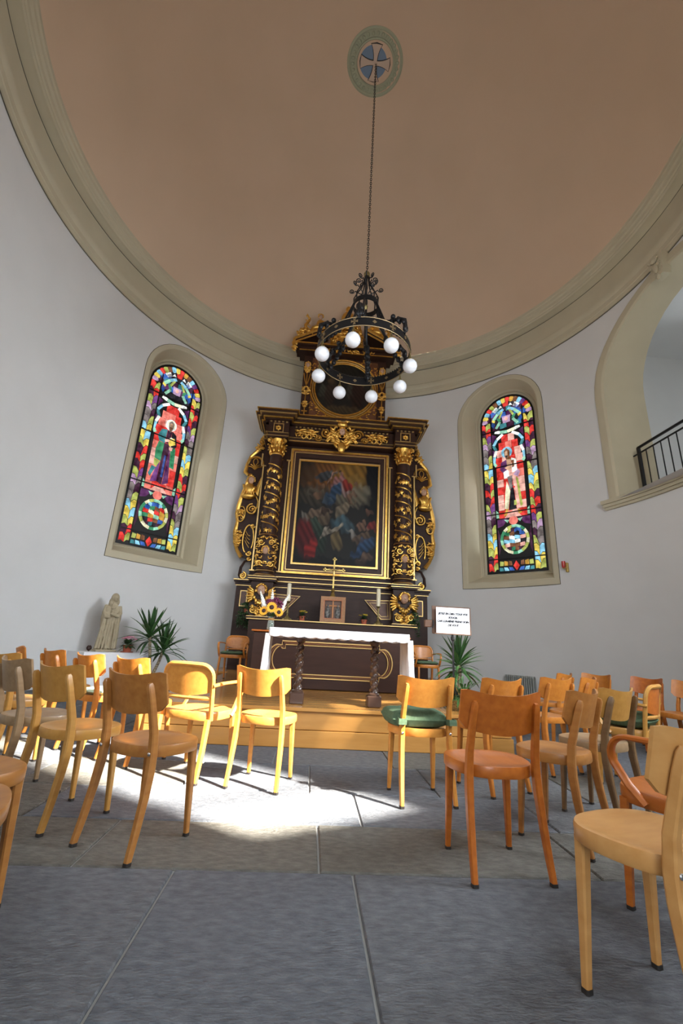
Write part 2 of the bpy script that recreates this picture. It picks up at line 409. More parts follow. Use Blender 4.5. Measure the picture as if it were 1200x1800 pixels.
HW, ZB, ZS = .73, 2.93, 7.14
def stained_window(name, th, kind):
    root = wroot(name, th)
    surround(root, [(1.13, 2.50, 7.06, 0), (1.13, 2.50, 7.06, -.015), (1.02, 2.62, 7.08, -.015), (1.0, 2.65, 7.08, -.002),
                    (.87, 2.83, 7.11, 6.02), (.85, 2.85, 7.11, 6.04), (.835, 2.86, 7.12, 6.03), (.815, 2.875, 7.12, 6.05),
                    (.80, 2.89, 7.13, 6.12), (.735, 2.93, 7.14, 6.15)])
    pl = [(u, math.sqrt(RW * RW - u * u) - .008 - 6.15, z) for u, z in arch(1.135, 2.495, 7.06)]
    MB().tube(pl, .007, 5, True).build('paint_and_shade_line', 'line', root)
    MB().prism([p for p in arch(.75, 2.92, 7.14)], .0, .03).build('lead_ground', 'lead', root)
    fr = MB().loft([[(u, y, z) for u, z in arch(h, zb, 7.14)] for h, zb, y in ((.74, 2.92, -.03), (.70, 2.965, -.03), (.70, 2.965, .0))])
    fr.build('iron_frame', 'iron', root)
    for u in (-.44, .44): MB().box(u, -.022, 2.93 + 2.25, .022, .02, 4.5).build('glazing_bar', 'iron', root)
    for v in (.36, 1.55, 2.85, 3.95):
        hw = .71; MB().box(0, -.026, 2.93 + v, 2 * hw, .022, .026).build('saddle_bar', 'iron', root)
    rnd = random.Random(7 if kind else 3)
    count = [0]
    def pane(poly, col, lay=0, gap=.007):
        cx = sum(p[0] for p in poly) / len(poly); cz = sum(p[1] for p in poly) / len(poly)
        q = []
        for x, z in poly:
            d = math.hypot(x - cx, z - cz); k = max(.3, 1 - gap / d) if d > 0 else 1
            q.append((cx + (x - cx) * k, 2.93 + cz + (z - cz) * k))
        b = MB().prism(q, -.012 - .004 * lay, -.001)
        o = b.build('pane', col, root); count[0] += 1; return o
    # leafy border: two columns of slanting leaf-shaped panes that share their leads
    seqA = ['g_yellow', 'g_red', 'g_plum', 'g_sky', 'g_lime', 'g_grey', 'g_yellow', 'g_red', 'g_violet', 'g_lime']
    seqB = ['g_lime', 'g_plum', 'g_grey', 'g_yellow', 'g_red', 'g_lilac', 'g_sky', 'g_plum', 'g_lime', 'g_grey']
    NR = 21
    for sd_ in (-1, 1):
        def gv(c_, r_):
            rg2 = random.Random(c_ * 131 + r_ * 17 + (5 if sd_ > 0 else 0) + 77 * kind)
            x = (.452, .572, .702)[c_] + (rg2.uniform(-.028, .028) if c_ == 1 else 0)
            return x, .03 + r_ * .199 + (.045, -.035, .04)[c_] + rg2.uniform(-.03, .03)
        for colm, seq in ((0, seqA), (1, seqB)):
            for r_ in range(NR):
                a_, b_, c2, d_ = gv(colm, r_), gv(colm + 1, r_), gv(colm + 1, r_ + 1), gv(colm, r_ + 1)
                mid = ((c2[0] + d_[0]) / 2, (c2[1] + d_[1]) / 2 + .045); mlo = ((a_[0] + b_[0]) / 2, (a_[1] + b_[1]) / 2 + .045)
                pl = [a_, mlo, b_, c2, mid, d_]
                pane([(sd_ * x, max(.04, z)) for x, z in pl], seq[(r_ * 3 + (4 if sd_ < 0 else 0)) % 10], 0, .010)
    # border running over the arch
    SP = 4.21
    arcs = ['g_lilac', 'g_yellow', 'g_red', 'g_violet', 'g_sky', 'g_brown', 'g_gold', 'g_red', 'g_yellow', 'g_sky', 'g_brown', 'g_lime', 'g_red', 'g_sky', 'g_yellow', 'g_lilac']
    for i in range(16):
        a0, a1 = R(4 + i * 10.75), R(4 + (i + 1) * 10.75); am = (a0 + a1) / 2 + .03; ri, ro = .560, .700
        pane([(ri * C_(a0), SP + ri * S(a0)), (ro * .98 * C_(a0 + .01), SP + ro * .98 * S(a0 + .01)), (ro * C_(am), SP + ro * S(am)),
              (ro * .98 * C_(a1), SP + ro * .98 * S(a1)), (ri * C_(a1), SP + ri * S(a1)), (ri * .92 * C_(am), SP + ri * .92 * S(am))], arcs[i])
    for i in range(9):
        a0, a1 = R(6 + i * 18.6), R(6 + (i + 1) * 18.6); am = (a0 + a1) / 2; ri, ro = .415, .545
        pane([(ri * C_(a0), SP + ri * S(a0)), (ro * C_(a0), SP + ro * S(a0)), (ro * C_(am), SP + ro * S(am)), (ro * C_(a1), SP + ro * S(a1)), (ri * C_(a1), SP + ri * S(a1))],
             ['g_blue', 'g_plum', 'g_white', 'g_dark', 'g_red', 'g_dark', 'g_white', 'g_blue', 'g_plum'][i])
    for r_ in range(4):
        for c_ in range(4):
            hh = .40 if r_ < 3 else .30; xa, xb = -hh + hh * c_ / 2, -hh + hh * (c_ + 1) / 2; va = 3.97 + r_ * .17
            pane([(xa, va), (xb, va + .02), (xb - .01, va + .17), (xa + .01, va + .16)], ['g_dark', 'g_plum', 'g_blue', 'g_dark', 'g_teal', 'g_purple'][(r_ * 5 + c_ * 3 + kind) % 6])
    # knot of pale ribbons with a small portrait
    def ribbon(pts, wid, cols, lay=1):
        for i in range(len(pts) - 1):
            (x0, z0), (x1, z1) = pts[i], pts[i + 1]; dx, dz = x1 - x0, z1 - z0; l = math.hypot(dx, dz); nx, nz = -dz / l * wid / 2, dx / l * wid / 2
            pane([(x0 + nx, z0 + nz), (x0 - nx, z0 - nz), (x1 - nx, z1 - nz), (x1 + nx, z1 + nz)], cols[i % len(cols)], lay, .004)
    for s2 in (-1, 1):
        ribbon([(s2 * .36, 4.30), (s2 * .22, 4.46), (s2 * .06, 4.56)], .085, ['g_mint', 'g_sky'])
        ribbon([(s2 * .30, 4.02), (s2 * .17, 4.20), (s2 * .24, 4.33)], .075, ['g_mint', 'g_green'])
        ribbon([(s2 * .10, 4.50), (s2 * .20, 4.30)], .06, ['g_lime'])
        pane([(s2 * .27, 4.45), (s2 * .37, 4.52), (s2 * .31, 4.60), (s2 * .20, 4.56)], 'g_blue')
        pane([(s2 * .36, 4.02), (s2 * .43, 4.14), (s2 * .40, 4.25), (s2 * .31, 4.17)], 'g_blue')
        pane([(s2 * .33, 4.20), (s2 * .41, 4.26), (s2 * .40, 4.33), (s2 * .30, 4.27)], 'g_yellow', 1)
        pane([(s2 * .20, 4.60), (s2 * .14, 4.70), (s2 * .08, 4.62)], 'g_white', 1)
    pane([(-.10, 4.12), (.10, 4.12), (.12, 4.34), (-.12, 4.34)], 'g_lilac', 1)
    pane([(.055 * C_(t), 4.24 + .065 * S(t)) for t in np.linspace(0, 2 * PI, 10, endpoint=False)], 'g_rose', 2)
    pane([(-.05, 4.62), (.05, 4.62), (.0, 4.73)], 'g_red', 2)
    ribbon([(-.34, 3.93), (-.20, 3.88), (0, 3.85), (.20, 3.88), (.34, 3.93)], .085, ['g_white', 'g_mint', 'g_cream', 'g_white'], 1)
    # red mandorla of squared panes
    def mh(v): return .36 if v < 3.0 else .36 - .22 * ((v - 3.0) / .75) ** 1.6
    rows = 11; v0, v1 = 1.42, 3.78
    for r_ in range(rows):
        va, vb = v0 + (v1 - v0) * r_ / rows, v0 + (v1 - v0) * (r_ + 1) / rows; h = mh((va + vb) / 2)
        nc = 4 if h > .3 else 3 if h > .18 else 2
        off = rnd.uniform(-.03, .03)
        for c_ in range(nc):
            xa = -h + 2 * h * c_ / nc + (off if 0 < c_ else 0); xb = -h + 2 * h * (c_ + 1) / nc + (off if c_ < nc - 1 else 0)
            colr = rnd.choice(['g_red', 'g_red', 'g_red', 'g_pink', 'g_pink', 'g_rose'] if kind == 0 else ['g_red', 'g_red', 'g_pink', 'g_pink', 'g_rose', 'g_rose'])
            pane([(xa, va), (xb, va), (xb, vb), (xa, vb)], colr)
    # side ribbons beside the mandorla
    for s2 in (-1, 1):
        ribbon([(s2 * .12, 3.80), (s2 * .30, 3.68), (s2 * .40, 3.52), (s2 * .33, 3.36), (s2 * .39, 3.18), (s2 * .41, 3.0), (s2 * .35, 2.90)], .075,
               ['g_white', 'g_sky', 'g_teal', 'g_white', 'g_sky', 'g_mint'], 1)
        pane([(s2 * .43, 3.60), (s2 * .30, 3.80), (s2 * .43, 3.88)], 'g_purple')
        pane([(s2 * .37, 3.02), (s2 * .43, 3.06), (s2 * .43, 3.40), (s2 * .38, 3.36)], 'g_purple')
        pane([(s2 * .36, 1.44), (s2 * .43, 1.44), (s2 * .43, 1.66), (s2 * .37, 1.60)], 'g_mint', 1)
    # the standing figure
    def circ(cx, cz, rx, rz, n=14): return [(cx + rx * C_(t), cz + rz * S(t)) for t in np.linspace(0, 2 * PI, n, endpoint=False)]
    hx = .02 if kind == 0 else -.05
    pane(circ(hx, 3.24, .15, .16, 18), 'g_white' if kind == 0 else 'g_sky', 2, .004)
    if kind == 0:
        pane(circ(hx, 3.25, .11, .12, 18), 'g_cream', 3, .003)
        pane([(hx - .075, 3.30), (hx - .06, 3.12), (hx, 3.02), (hx + .06, 3.12), (hx + .075, 3.30), (hx, 3.37)], 'g_grey', 4)
        pane([(hx - .045, 3.28), (hx - .045, 3.18), (hx + .045, 3.18), (hx + .045, 3.28), (hx, 3.31)], 'g_flesh', 5)
        pane([(hx - .05, 3.18), (hx, 3.04), (hx + .05, 3.18)], 'g_brown', 5)
        body = [([(-.20, 3.06), (-.05, 3.10), (-.06, 2.70), (-.22, 2.72), (-.28, 2.86)], 'g_teal'),
                ([(-.05, 3.08), (.08, 3.08), (.06, 2.72), (-.05, 2.72)], 'g_plum'),
                ([(.08, 3.10), (.20, 3.02), (.26, 2.72), (.16, 2.58), (.07, 2.74)], 'g_dark'),
                ([(-.22, 2.72), (-.07, 2.70), (-.09, 2.20), (-.25, 2.24), (-.27, 2.50)], 'g_green'),
                ([(-.26, 2.24), (-.10, 2.20), (-.16, 2.02), (-.24, 2.06)], 'g_lime'),
                ([(.10, 2.68), (.24, 2.66), (.28, 2.10), (.16, 2.12)], 'g_green'),
                ([(-.08, 2.72), (.08, 2.72), (.04, 1.62), (-.10, 1.66)], 'g_plum'),
                ([(.08, 2.70), (.14, 2.30), (.20, 1.70), (.05, 1.62)], 'g_purple'),
                ([(-.10, 2.20), (-.10, 1.66), (-.26, 1.62), (-.18, 2.02)], 'g_violet'),
                ([(-.02, 2.40), (.03, 2.40), (.03, 1.80), (-.03, 1.80)], 'g_blue'),
                ([(-.28, 2.04), (-.17, 2.02), (-.28, 1.74), (-.34, 1.80)], 'g_teal')]
        for pl, cl in body: pane(pl, cl, 2)
        pane([(-.02, 2.84), (.16, 2.92), (.22, 2.76), (.06, 2.66)], 'g_yellow', 4)
        pane([(.0, 2.83), (.06, 2.92), (.14, 2.90)], 'g_cream', 5)
        pane([(-.09, 2.80), (.03, 2.86), (.05, 2.78), (-.06, 2.74)], 'g_rose', 5)
        pane([(.05, 2.64), (.16, 2.66), (.15, 2.56), (.07, 2.56)], 'g_rose', 4)
    else:
        pane([(hx - .075, 3.30), (hx - .065, 3.12), (hx - .02, 3.02), (hx + .08, 3.02), (hx + .085, 3.28), (hx, 3.37)], 'g_brown', 3)
        pane([(hx - .055, 3.26), (hx - .05, 3.14), (hx + .025, 3.14), (hx + .03, 3.26), (hx, 3.29)], 'g_flesh', 4)
        pane([(hx - .04, 3.15), (hx - .01, 3.05), (hx + .03, 3.14)], 'g_dark', 5)
        body = [([(-.22, 2.98), (-.06, 3.04), (-.06, 2.74), (-.18, 2.66), (-.26, 2.76)], 'g_purple'),
                ([(-.08, 3.04), (.06, 3.04), (.04, 2.74), (-.06, 2.74)], 'g_flesh'),
                ([(.06, 3.06), (.18, 3.0), (.20, 2.66), (.06, 2.62)], 'g_white'),
                ([(-.18, 2.70), (-.04, 2.74), (-.02, 2.54), (-.16, 2.50)], 'g_white'),
                ([(.20, 2.72), (.27, 2.62), (.20, 2.48), (.08, 2.56)], 'g_lilac'),
                ([(-.08, 2.54), (.06, 2.56), (.04, 2.20), (-.04, 2.16)], 'g_grey'),
                ([(-.10, 2.42), (-.02, 2.14), (-.10, 1.64), (-.20, 1.66), (-.16, 2.1)], 'g_cream'),
                ([(.05, 2.54), (.14, 2.52), (.20, 1.66), (.12, 1.62)], 'g_rose'),
                ([(.14, 2.50), (.20, 2.44), (.27, 1.70), (.21, 1.66)], 'g_lime'),
                ([(-.02, 2.16), (.06, 2.30), (.11, 1.62), (-.09, 1.60)], 'g_dark'),
                ([(-.16, 1.66), (-.10, 1.66), (-.15, 1.48), (-.24, 1.46)], 'g_gold'),
                ([(.12, 1.62), (.18, 1.62), (.24, 1.50), (.15, 1.48)], 'g_gold')]
        for pl, cl in body: pane(pl, cl, 2)
        pane([(.06, 2.98), (.13, 2.98), (.13, 2.78), (.07, 2.76)], 'g_brown', 4)
        pane([(-.14, 2.80), (.02, 2.86), (.06, 2.74), (-.04, 2.70)], 'g_flesh', 4)
        pane(circ(.08, 2.22, .035, .035, 10), 'g_red', 4)
        pane([(.06, 1.86), (.12, 1.86), (.13, 1.72), (.05, 1.72)], 'g_lime', 4)
    # foot of the mandorla and the round landscape beneath
    pane([(-.22, 1.42), (.22, 1.42), (.10, 1.56), (-.10, 1.56)], 'g_rose', 2)
    pane(circ(0, 1.33, .12, .12, 14), 'g_pink', 2)
    for s2 in (-1, 1):
        pane([(s2 * .14, 1.40), (s2 * .42, 1.40), (s2 * .42, 1.18), (s2 * .26, 1.22)], 'g_purple')
        pane([(s2 * .42, 1.15), (s2 * .42, .44), (s2 * .37, .60), (s2 * .37, 1.0)], 'g_plum')
        pane([(s2 * .10, 1.36), (s2 * .24, 1.38), (s2 * .16, 1.28)], 'g_mint', 1)
    nseg = 18; greens = ['g_lime', 'g_mint', 'g_green', 'g_cream']
    for i in range(nseg):
        a0, a1 = 2 * PI * i / nseg, 2 * PI * (i + 1) / nseg
        q = lambda a, k: (.36 * k * C_(a), .84 + .38 * k * S(a))
        pane([q(a0, .82), q(a0, 1.02), q(a1, 1.02), q(a1, .82)], greens[(i * 3 + i // 4) % 4], 1, .004)
    pic = ([['g_plum', 'g_teal', 'g_dark', 'g_plum'], ['g_dark', 'g_red', 'g_brown', 'g_blue'], ['g_green', 'g_gold', 'g_mint', 'g_gold'], ['g_red', 'g_cream', 'g_red', 'g_gold'],
            ['g_blue', 'g_green', 'g_brown', 'g_red'], ['g_sky', 'g_blue', 'g_blue', 'g_sky']] if kind == 0 else
           [['g_plum', 'g_green', 'g_brown', 'g_plum'], ['g_rose', 'g_brown', 'g_brown', 'g_rose'], ['g_sky', 'g_sky', 'g_white', 'g_dark'], ['g_brown', 'g_white', 'g_sky', 'g_rose'],
            ['g_green', 'g_brown', 'g_dark', 'g_blue'], ['g_lime', 'g_plum', 'g_blue', 'g_blue']])
    for r_ in range(6):
        va = .55 + r_ * .097; hh = .28 * math.sqrt(max(.12, 1 - ((va + .05 - .84) / .32) ** 2))
        for c_ in range(4):
            xa, xb = -hh + 2 * hh * c_ / 4, -hh + 2 * hh * (c_ + 1) / 4; j = rnd.uniform(-.03, .03)
            pane([(xa, va + j), (xb, va - j), (xb, va + .097 - j), (xa, va + .097 + j)], pic[r_][c_], 0, .004)
    # wave strip at the foot
    pane([(0, .05), (.08, .17), (0, .30), (-.08, .17)], 'g_red', 2)
    for s2 in (-1, 1):
        for k, cl in enumerate(['g_blue', 'g_sky', 'g_teal']):
            pane([(s2 * (.05 + k * .13), .05), (s2 * (.17 + k * .13), .05), (s2 * (.20 + k * .12), .15), (s2 * (.10 + k * .12), .14)], cl)
        for k, cl in enumerate(['g_brown', 'g_gold', 'g_lime']):
            pane([(s2 * (.10 + k * .11), .18), (s2 * (.20 + k * .11), .18), (s2 * (.19 + k * .11), .31), (s2 * (.11 + k * .10), .29)], cl)
    return count[0]
stained_window('window_1', -46.5, 0)
stained_window('window_2', 46.3, 1)

# plain windows added behind the viewer for daylight: the sun comes in by added_window_3
for nm, th in (('added_window_3', 150.7), ('added_window_4', -150.7)):
    rt = wroot(nm, th)
    surround(rt, [(.78, 2.92, 5.75, 0), (.78, 2.92, 5.75, -.015), (.68, 3.02, 5.75, -.015), (.66, 3.04, 5.75, 6.1)])
    MB().box(0, -.04, 3.04 + 1.05, 1.34, .05, .05).build('transom', 'iron', rt)

for nm, th in (('added_window_5', 128.0), ('added_window_6', -128.0)):  # unseen side windows, added to supply daylight
    rt = wroot(nm, th)
    surround(rt, [(.90, 1.20, 4.6, 0), (.90, 1.20, 4.6, -.015), (.78, 1.32, 4.6, -.015), (.76, 1.34, 4.6, 6.1)])
    for zz in (2.4, 3.6): MB().box(0, -.04, zz, 1.52, .05, .05).build('transom', 'iron', rt)
    MB().box(0, -.04, 3.3, .05, .05, 3.9).build('mullion', 'iron', rt)
    MB().prism(arch(.80, 1.30, 4.6), .10, .13).build('sun_blocker', 'linen', rt)  # unseen sheet added to keep the sun out of these windows

# ---- gallery opening on the right with its railing
gal = wroot('trim_2', 90, 5.65)
surround(gal, [(1.86, 4.0, 6.37, 0), (1.86, 4.0, 6.37, -.03), (1.80, 4.0, 6.37, -.045), (1.70, 4.0, 6.37, -.045), (1.66, 4.0, 6.37, -.02),
               (1.60, 4.0, 6.37, 6.22)], d0=5.65, name='arch_surround')
lb = MB()
for z, h, p in ((3.86, .05, .05), (3.91, .06, .085), (3.97, .08, .12)):
    L = [(u, math.sqrt(RW * RW - u * u) - 5.65) for u in np.linspace(-1.96, 1.96, 25)]
    lb.prism([(u, d - p) for u, d in L] + [(u, d + .02) for u, d in L[::-1]], z, z + h, 'xy')
lb.build('ledge', 'beige', gal)
ks = MB()
for sx in (-1, 1):
    for k in range(3):
        pts = [(sx * (.07 + .035 * C_(t) * (1 - t / 9)), -.13 - .03 * k, 7.98 + .12 * k + .045 * S(t) * (1 - t / 9)) for t in np.linspace(0, 6, 16)]
        ks.tube(pts, .018, 6)
ks.prism([(-.11, 7.86), (.11, 7.86), (.17, 8.30), (-.17, 8.30)], -.14, .02)
ks.ell((0, -.16, 8.05), (.05, .04, .12)); ks.ell((0, -.17, 8.22), (.07, .05, .05)); ks.ell((0, -.13, 7.86), (.05, .04, .06))
ks.build('keystone', 'beige', gal, smooth=True)
# the gallery behind the arch
gw = sbase('wall_gallery')
gm = MB()
gm.add([(6.2, -3, 4.0), (6.2, 3, 4.0), (10, 3, 4.0), (10, -3, 4.0), (6.2, -3, 8.6), (6.2, 3, 8.6), (10, 3, 8.6), (10, -3, 8.6)],
       [(0, 3, 2, 1), (4, 5, 6, 7), (1, 2, 6, 5), (2, 3, 7, 6), (0, 4, 7, 3)])
gm.add([(5.3, -1.6, 4.0), (5.3, 1.6, 4.0), (6.56, 1.6, 4.0), (6.56, -1.6, 4.0)], [(0, 3, 2, 1)])
# wall between arch soffit and room
fr_ = arch(1.60, 4.0, 6.37); top = [(-3, 4.0), (-3, 8.6), (3, 8.6), (3, 4.0)]
n_ = len(fr_)
gm.add([(6.22, -u, z) for u, z in fr_[:38]] + [(6.22, -max(-3, min(3, u * 3)), 8.6 if z > 6.3 else z) for u, z in fr_[:38]],
       [(i, i + 1, i + 39, i + 38) for i in range(37)])
gm.build('gallery_shell', 'plaster', gw)
rail = athing('gallery_railing', 'black iron railing with thin upright bars in the gallery arch', 'railing', 5.72, 0, 4.05)
MB().tube([(0, -1.5, .98), (0, 1.42, .98)], .022, 6, square=True).build('top_rail', 'iron', rail)
MB().tube([(0, -1.5, .86), (0, 1.55, .86)], .014, 6, square=True).build('lower_rail', 'iron', rail)
for y in (1.4, -1.4): MB().box(0, y, .49, .05, .05, .98).build('post', 'iron', rail)
bar = MB().box(0, 0, .43, .014, .014, .86).mesh('bar'); bar.materials.append(MATS['iron'])
for k in range(15): link_copy(bar, 'bar', None, rail, (0, 1.22 - k * .18, 0))
MB().tube([(0, -1.5, .04), (0, 1.4, .04)], .014, 6, square=True).build('bottom_rail', 'iron', rail)
MB().box(0, 0, .5, .16, .24, 1.0, b=.02).build('trim_3', 'beige').location = A(5.95, 1.50, 4.0)
struct(bpy.data.objects['trim_3']).rotation_euler = (0, 0, PHI)

# ---- entrance opening with a porch behind the viewer
ent = wroot('door_1', 180, 5.65)
surround(ent, [(1.70, -.2, 2.9, 0), (1.70, -.2, 2.9, -.02), (1.50, -.2, 2.9, -.02), (1.48, -.2, 2.9, 6.3)], d0=5.65, name='door_surround')
pm = MB()
pm.add([(x, y, z) for y in (-6.29, -9.5) for x, z in ((-1.48, -.01), (1.48, -.01), (1.48, 4.4), (-1.48, 4.4))],
       [(0, 1, 2, 3)[::-1], (4, 5, 6, 7), (0, 3, 7, 4), (1, 5, 6, 2), (3, 2, 6, 7), (0, 4, 5, 1)][1:])
pw = sbase('wall_porch'); pm.build('porch_shell', 'plaster', pw)
area('entrance_fill', A(0, -9.2, 2.2), (0, 1, 0.0), 1.8, 2.6, 150, (0.85, 0.93, 1.0))  # added lamp in the closed porch, brightens surfaces facing the camera

# ---- stone floor, slab by slab
fl = sbase('floor')
MB().lathe([(7.0, -.012), (0, -.012)], 64).build('joint_bed', 'mortar', fl)
MB().box(0, -7.6, -.02, 3.0, 3.8, .012).build('porch_bed', 'mortar', fl)
def slab(x0, x1, y0, y1, i, sk0=0.0, sk1=0.0):
    g_ = .0055; b_ = .005
    rnd = random.Random(i * 7 + 1)
    def loop(ins, z): 
        return [(x0 + sk0 + ins, y0 + ins, z), (x1 + sk1 - ins, y0 + ins, z), (x1 - ins, y1 - ins, z), (x0 + ins, y1 - ins, z)]
    b = MB(); b.add(loop(g_, -.04) + loop(g_, -.006) + loop(g_ + b_, 0.0), [(8, 9, 10, 11)] + [(k + a, k + (a + 1) % 4, k + 4 + (a + 1) % 4, k + 4 + a) for k in (0, 4) for a in range(4)])
    cx, cy = (x0 + x1) / 2, (y0 + y1) / 2
    b.v = [(x - cx, y - cy, z) for x, y, z in b.v]
    o = b.build('stone_slab', STONES[(2 if -3.7 < y0 < -3.6 else (0, 3)[i % 2] if y0 < -3.5 else i % 4)], fl); o.location = (cx, cy, rnd.uniform(-.002, .001)); return o
ROWS = [(-9.3, -8.2, 5), (-8.2, -7.1, 5), (-7.1, -6.2, 5), (-6.2, -5.32, 1), (-5.32, -4.45, 2), (-4.45, -3.63, 0), (-3.63, -3.09, 2), (-3.09, -2.53, 1), (-2.53, -1.82, 3), (-1.82, -1.2, 1), (-1.2, -.45, 3),
        (-.45, .3, 0), (.3, 1.1, 1), (1.1, 1.9, 3), (1.9, 2.7, 2), (2.7, 3.5, 1), (3.5, 4.4, 3), (4.4, 5.6, 0)]
CUT = {(-4.45): [-3.3, -1.90, -1.01, -.22, 1.85, 3.3], (-3.63): [-4.0, -2.6, -1.46, -.37, .95, 2.4, 4.0], (-3.09): [-4.6, -3.1, -2.0, -.115, 1.05, 2.3, 3.5, 4.8],
       (-2.53): [-4.8, -3.6, -2.4, -1.3, -.42, .5, 1.6, 2.9, 4.0, 5.0], (-1.82): [-5.3, -4.1, -2.9, -1.75, -.73, .30, 1.35, 2.4, 3.6, 5.3]}
rs = random.Random(5); ic = 0
for y0, y1, ci in ROWS:
    ym = min(abs(y0), abs(y1)); half = math.sqrt(max(0.3, RW * RW - ym * ym)) + .12
    if y1 < -5.6: half = 1.46
    elif y0 < -5.3: half = 2.0
    if y0 in CUT: cuts = CUT[y0]
    else:
        cuts = []; x = -half + rs.uniform(.5, 1.2)
        while x < half - .4: cuts.append(x); x += rs.uniform(.95, 1.5)
    xs = [-half] + [c for c in cuts if -half + .1 < c < half - .1] + [half]
    for k in range(len(xs) - 1):
        ic += 1
        if y0 > -1.0 and xs[k] > -1.9 and xs[k + 1] < 1.5: continue      # under the platform
        slab(xs[k], xs[k + 1], y0, y1, ic + ci * 3)

# ---- wooden altar platform
st = athing('altar_platform', 'low platform of honey-coloured planks under the altar', 'platform', 0, 0, 0)
PX0, PX1, PY0 = -2.1, 1.64, -1.19
pp = MB(); pp.box((PX0 + PX1) / 2, 2.0, .165, PX1 - PX0 - .06, 6.3, .33)
pp.box(0, 4.30, .165, 4.7, 1.4, .33); pp.build('substructure', 'stage_wood', st)
def board(name, x0, x1, y0, y1, z0_, z1_, b=.004):
    o = MB().box(0, 0, 0, x1 - x0, y1 - y0, z1_ - z0_, b=b).build(name, 'stage_wood', st); o.location = ((x0 + x1) / 2, (y0 + y1) / 2, (z0_ + z1_) / 2); return o
board('riser_board', PX0, PX1, PY0, PY0 + .03, .16, .33); board('riser_board', PX0 - .012, PX1 + .012, PY0 - .014, PY0 + .03, 0.0, .156)
board('side_board', PX1 - .03, PX1, PY0 + .03, 3.6, .16, .33); board('side_board', PX1 - .03, PX1 + .012, PY0 + .03, 3.6, 0, .156)
board('side_board', PX0, PX0 + .03, PY0 + .03, 3.6, .16, .33); board('side_board', PX0 - .012, PX0 + .03, PY0 + .03, 3.6, 0, .156)
y = PY0 - .025; k = 0
while y < 4.9:
    wd = .19; xe = 0.85 if y > 3.5 else 0
    y1 = min(y + wd, 5.0)
    if k == 0: board('nosing', PX0 - .025, PX1 + .025, y, y1 - .002, .33, STAGE)
    else:
        c = -0.6 + .9 * S(k * 2.1)
        board('plank', PX0 - .02 - xe * .5, c, y, y1 - .002, .333, STAGE, .002); board('plank', c + .002, PX1 + .02 + xe, y, y1 - .002, .333, STAGE, .002)
    y += wd; k += 1

# ================================================================== CHAIRS
def chair_meshes():
    M = {}
    # seat: rounded plate with a deep bent rim and a shallow dish
    n = 36; loops = []
    def rim(k, z, dy=0.0):
        L = []
        for i in range(n):
            a = 2 * PI * i / n; c, s_ = C_(a), S(a)
            x = .208 * math.copysign(abs(c) ** .78, c) * k; y = .192 * math.copysign(abs(s_) ** .80, s_) * k
            x *= 1 + .10 * (y / .19)            # a little wider in front
            L.append((x, y + .005 + dy, z))
        return L
    loops = [rim(.86, .408), rim(.985, .408), rim(1.0, .415), rim(1.0, .45), rim(.985, .459), rim(.93, .461), rim(.80, .456), rim(.5, .450), rim(.2, .449)]
    b = MB().loft(loops); o = len(b.v); b.add([(0, .005, .449)], []); b.f += [((8 * n + i), (8 * n + (i + 1) % n), o) for i in range(n)]
    M['seat'] = b.mesh('seat')
    # backrest: curved plywood with round corners
    b = MB(); nu, nv = 16, 6; front = []; back = []
    for j in range(nv + 1):
        for i in range(nu + 1):
            u = -1 + 2 * i / nu; t = -1 + 2 * j / nv
            lim = 1 - (.14 if t > 0 else .32) * max(0, (abs(u) - .80) / .20) ** 2.2; tt = t * lim
            z = .7075 + .0925 * tt + .030 * u * u - .018
            y = -.208 - .050 * (z - .615) / .185 + .074 * u * u
            front.append((.209 * u, y + .006, z)); back.append((.209 * u, y - .006, z))
    w_ = nu + 1; N = len(front)
    b.v = front + back
    for j in range(nv):
        for i in range(nu):
            a = j * w_ + i; b.f += [(a, a + w_, a + w_ + 1, a + 1), (N + a, N + a + 1, N + a + w_ + 1, N + a + w_)]
    edge = [j * w_ for j in range(nv)] + [nv * w_ + i for i in range(nu)] + [(nv - j) * w_ + nu for j in range(nv)] + [nu - i for i in range(nu)]
    for i in range(len(edge)):
        p, q = edge[i], edge[(i + 1) % len(edge)]; b.f.append((p, q, N + q, N + p))
    M['backrest'] = b.mesh('backrest')
    for sx, nm in ((-1, 'L'), (1, 'R')):
        zz = [0.012, .12, .25, .36, .43, .52, .60, .68, .735, .752]; yy = [-.213, -.190, -.168, -.156, -.155, -.164, -.186, -.208, -.226, -.230]
        xx = [.184, .180, .176, .172, .170, .167, .164, .160, .157, .156]
        M['rear' + nm] = MB().tube([(sx * x, y, z) for x, y, z in zip(xx, yy, zz)], [.0135, .0155, .0175, .019, .019, .0175, .0165, .016, .015, .009], 8, flat=(1.15, .95), square=True, up=(0, 1, 0)).mesh('leg')
        M['front' + nm] = MB().tube([(sx * .167, .160, .012), (sx * .163, .145, .22), (sx * .158, .132, .42)], [.0125, .0165, .020], 8, square=True, up=(0, 1, 0)).mesh('leg')
        M['rcap' + nm] = MB().tube([(sx * .184, -.213, 0), (sx * .184, -.2125, .014)], .0155, 8, square=True, up=(0, 1, 0)).mesh('foot_cap')
        M['fcap' + nm] = MB().tube([(sx * .167, .160, 0), (sx * .167, .1595, .014)], .0145, 8, square=True, up=(0, 1, 0)).mesh('foot_cap')
        M['bolt' + nm] = MB().ell((sx * .1705, -.178, .432), (.009, .006, .009), 8, 6).mesh('bolt')
    for k, m in M.items():
        m.materials.append(MATS['foot_cap' if 'cap' in k else 'steel' if 'bolt' in k else 'wood_honey']); smooth_mesh(m, .6)
    return M
CM = chair_meshes()
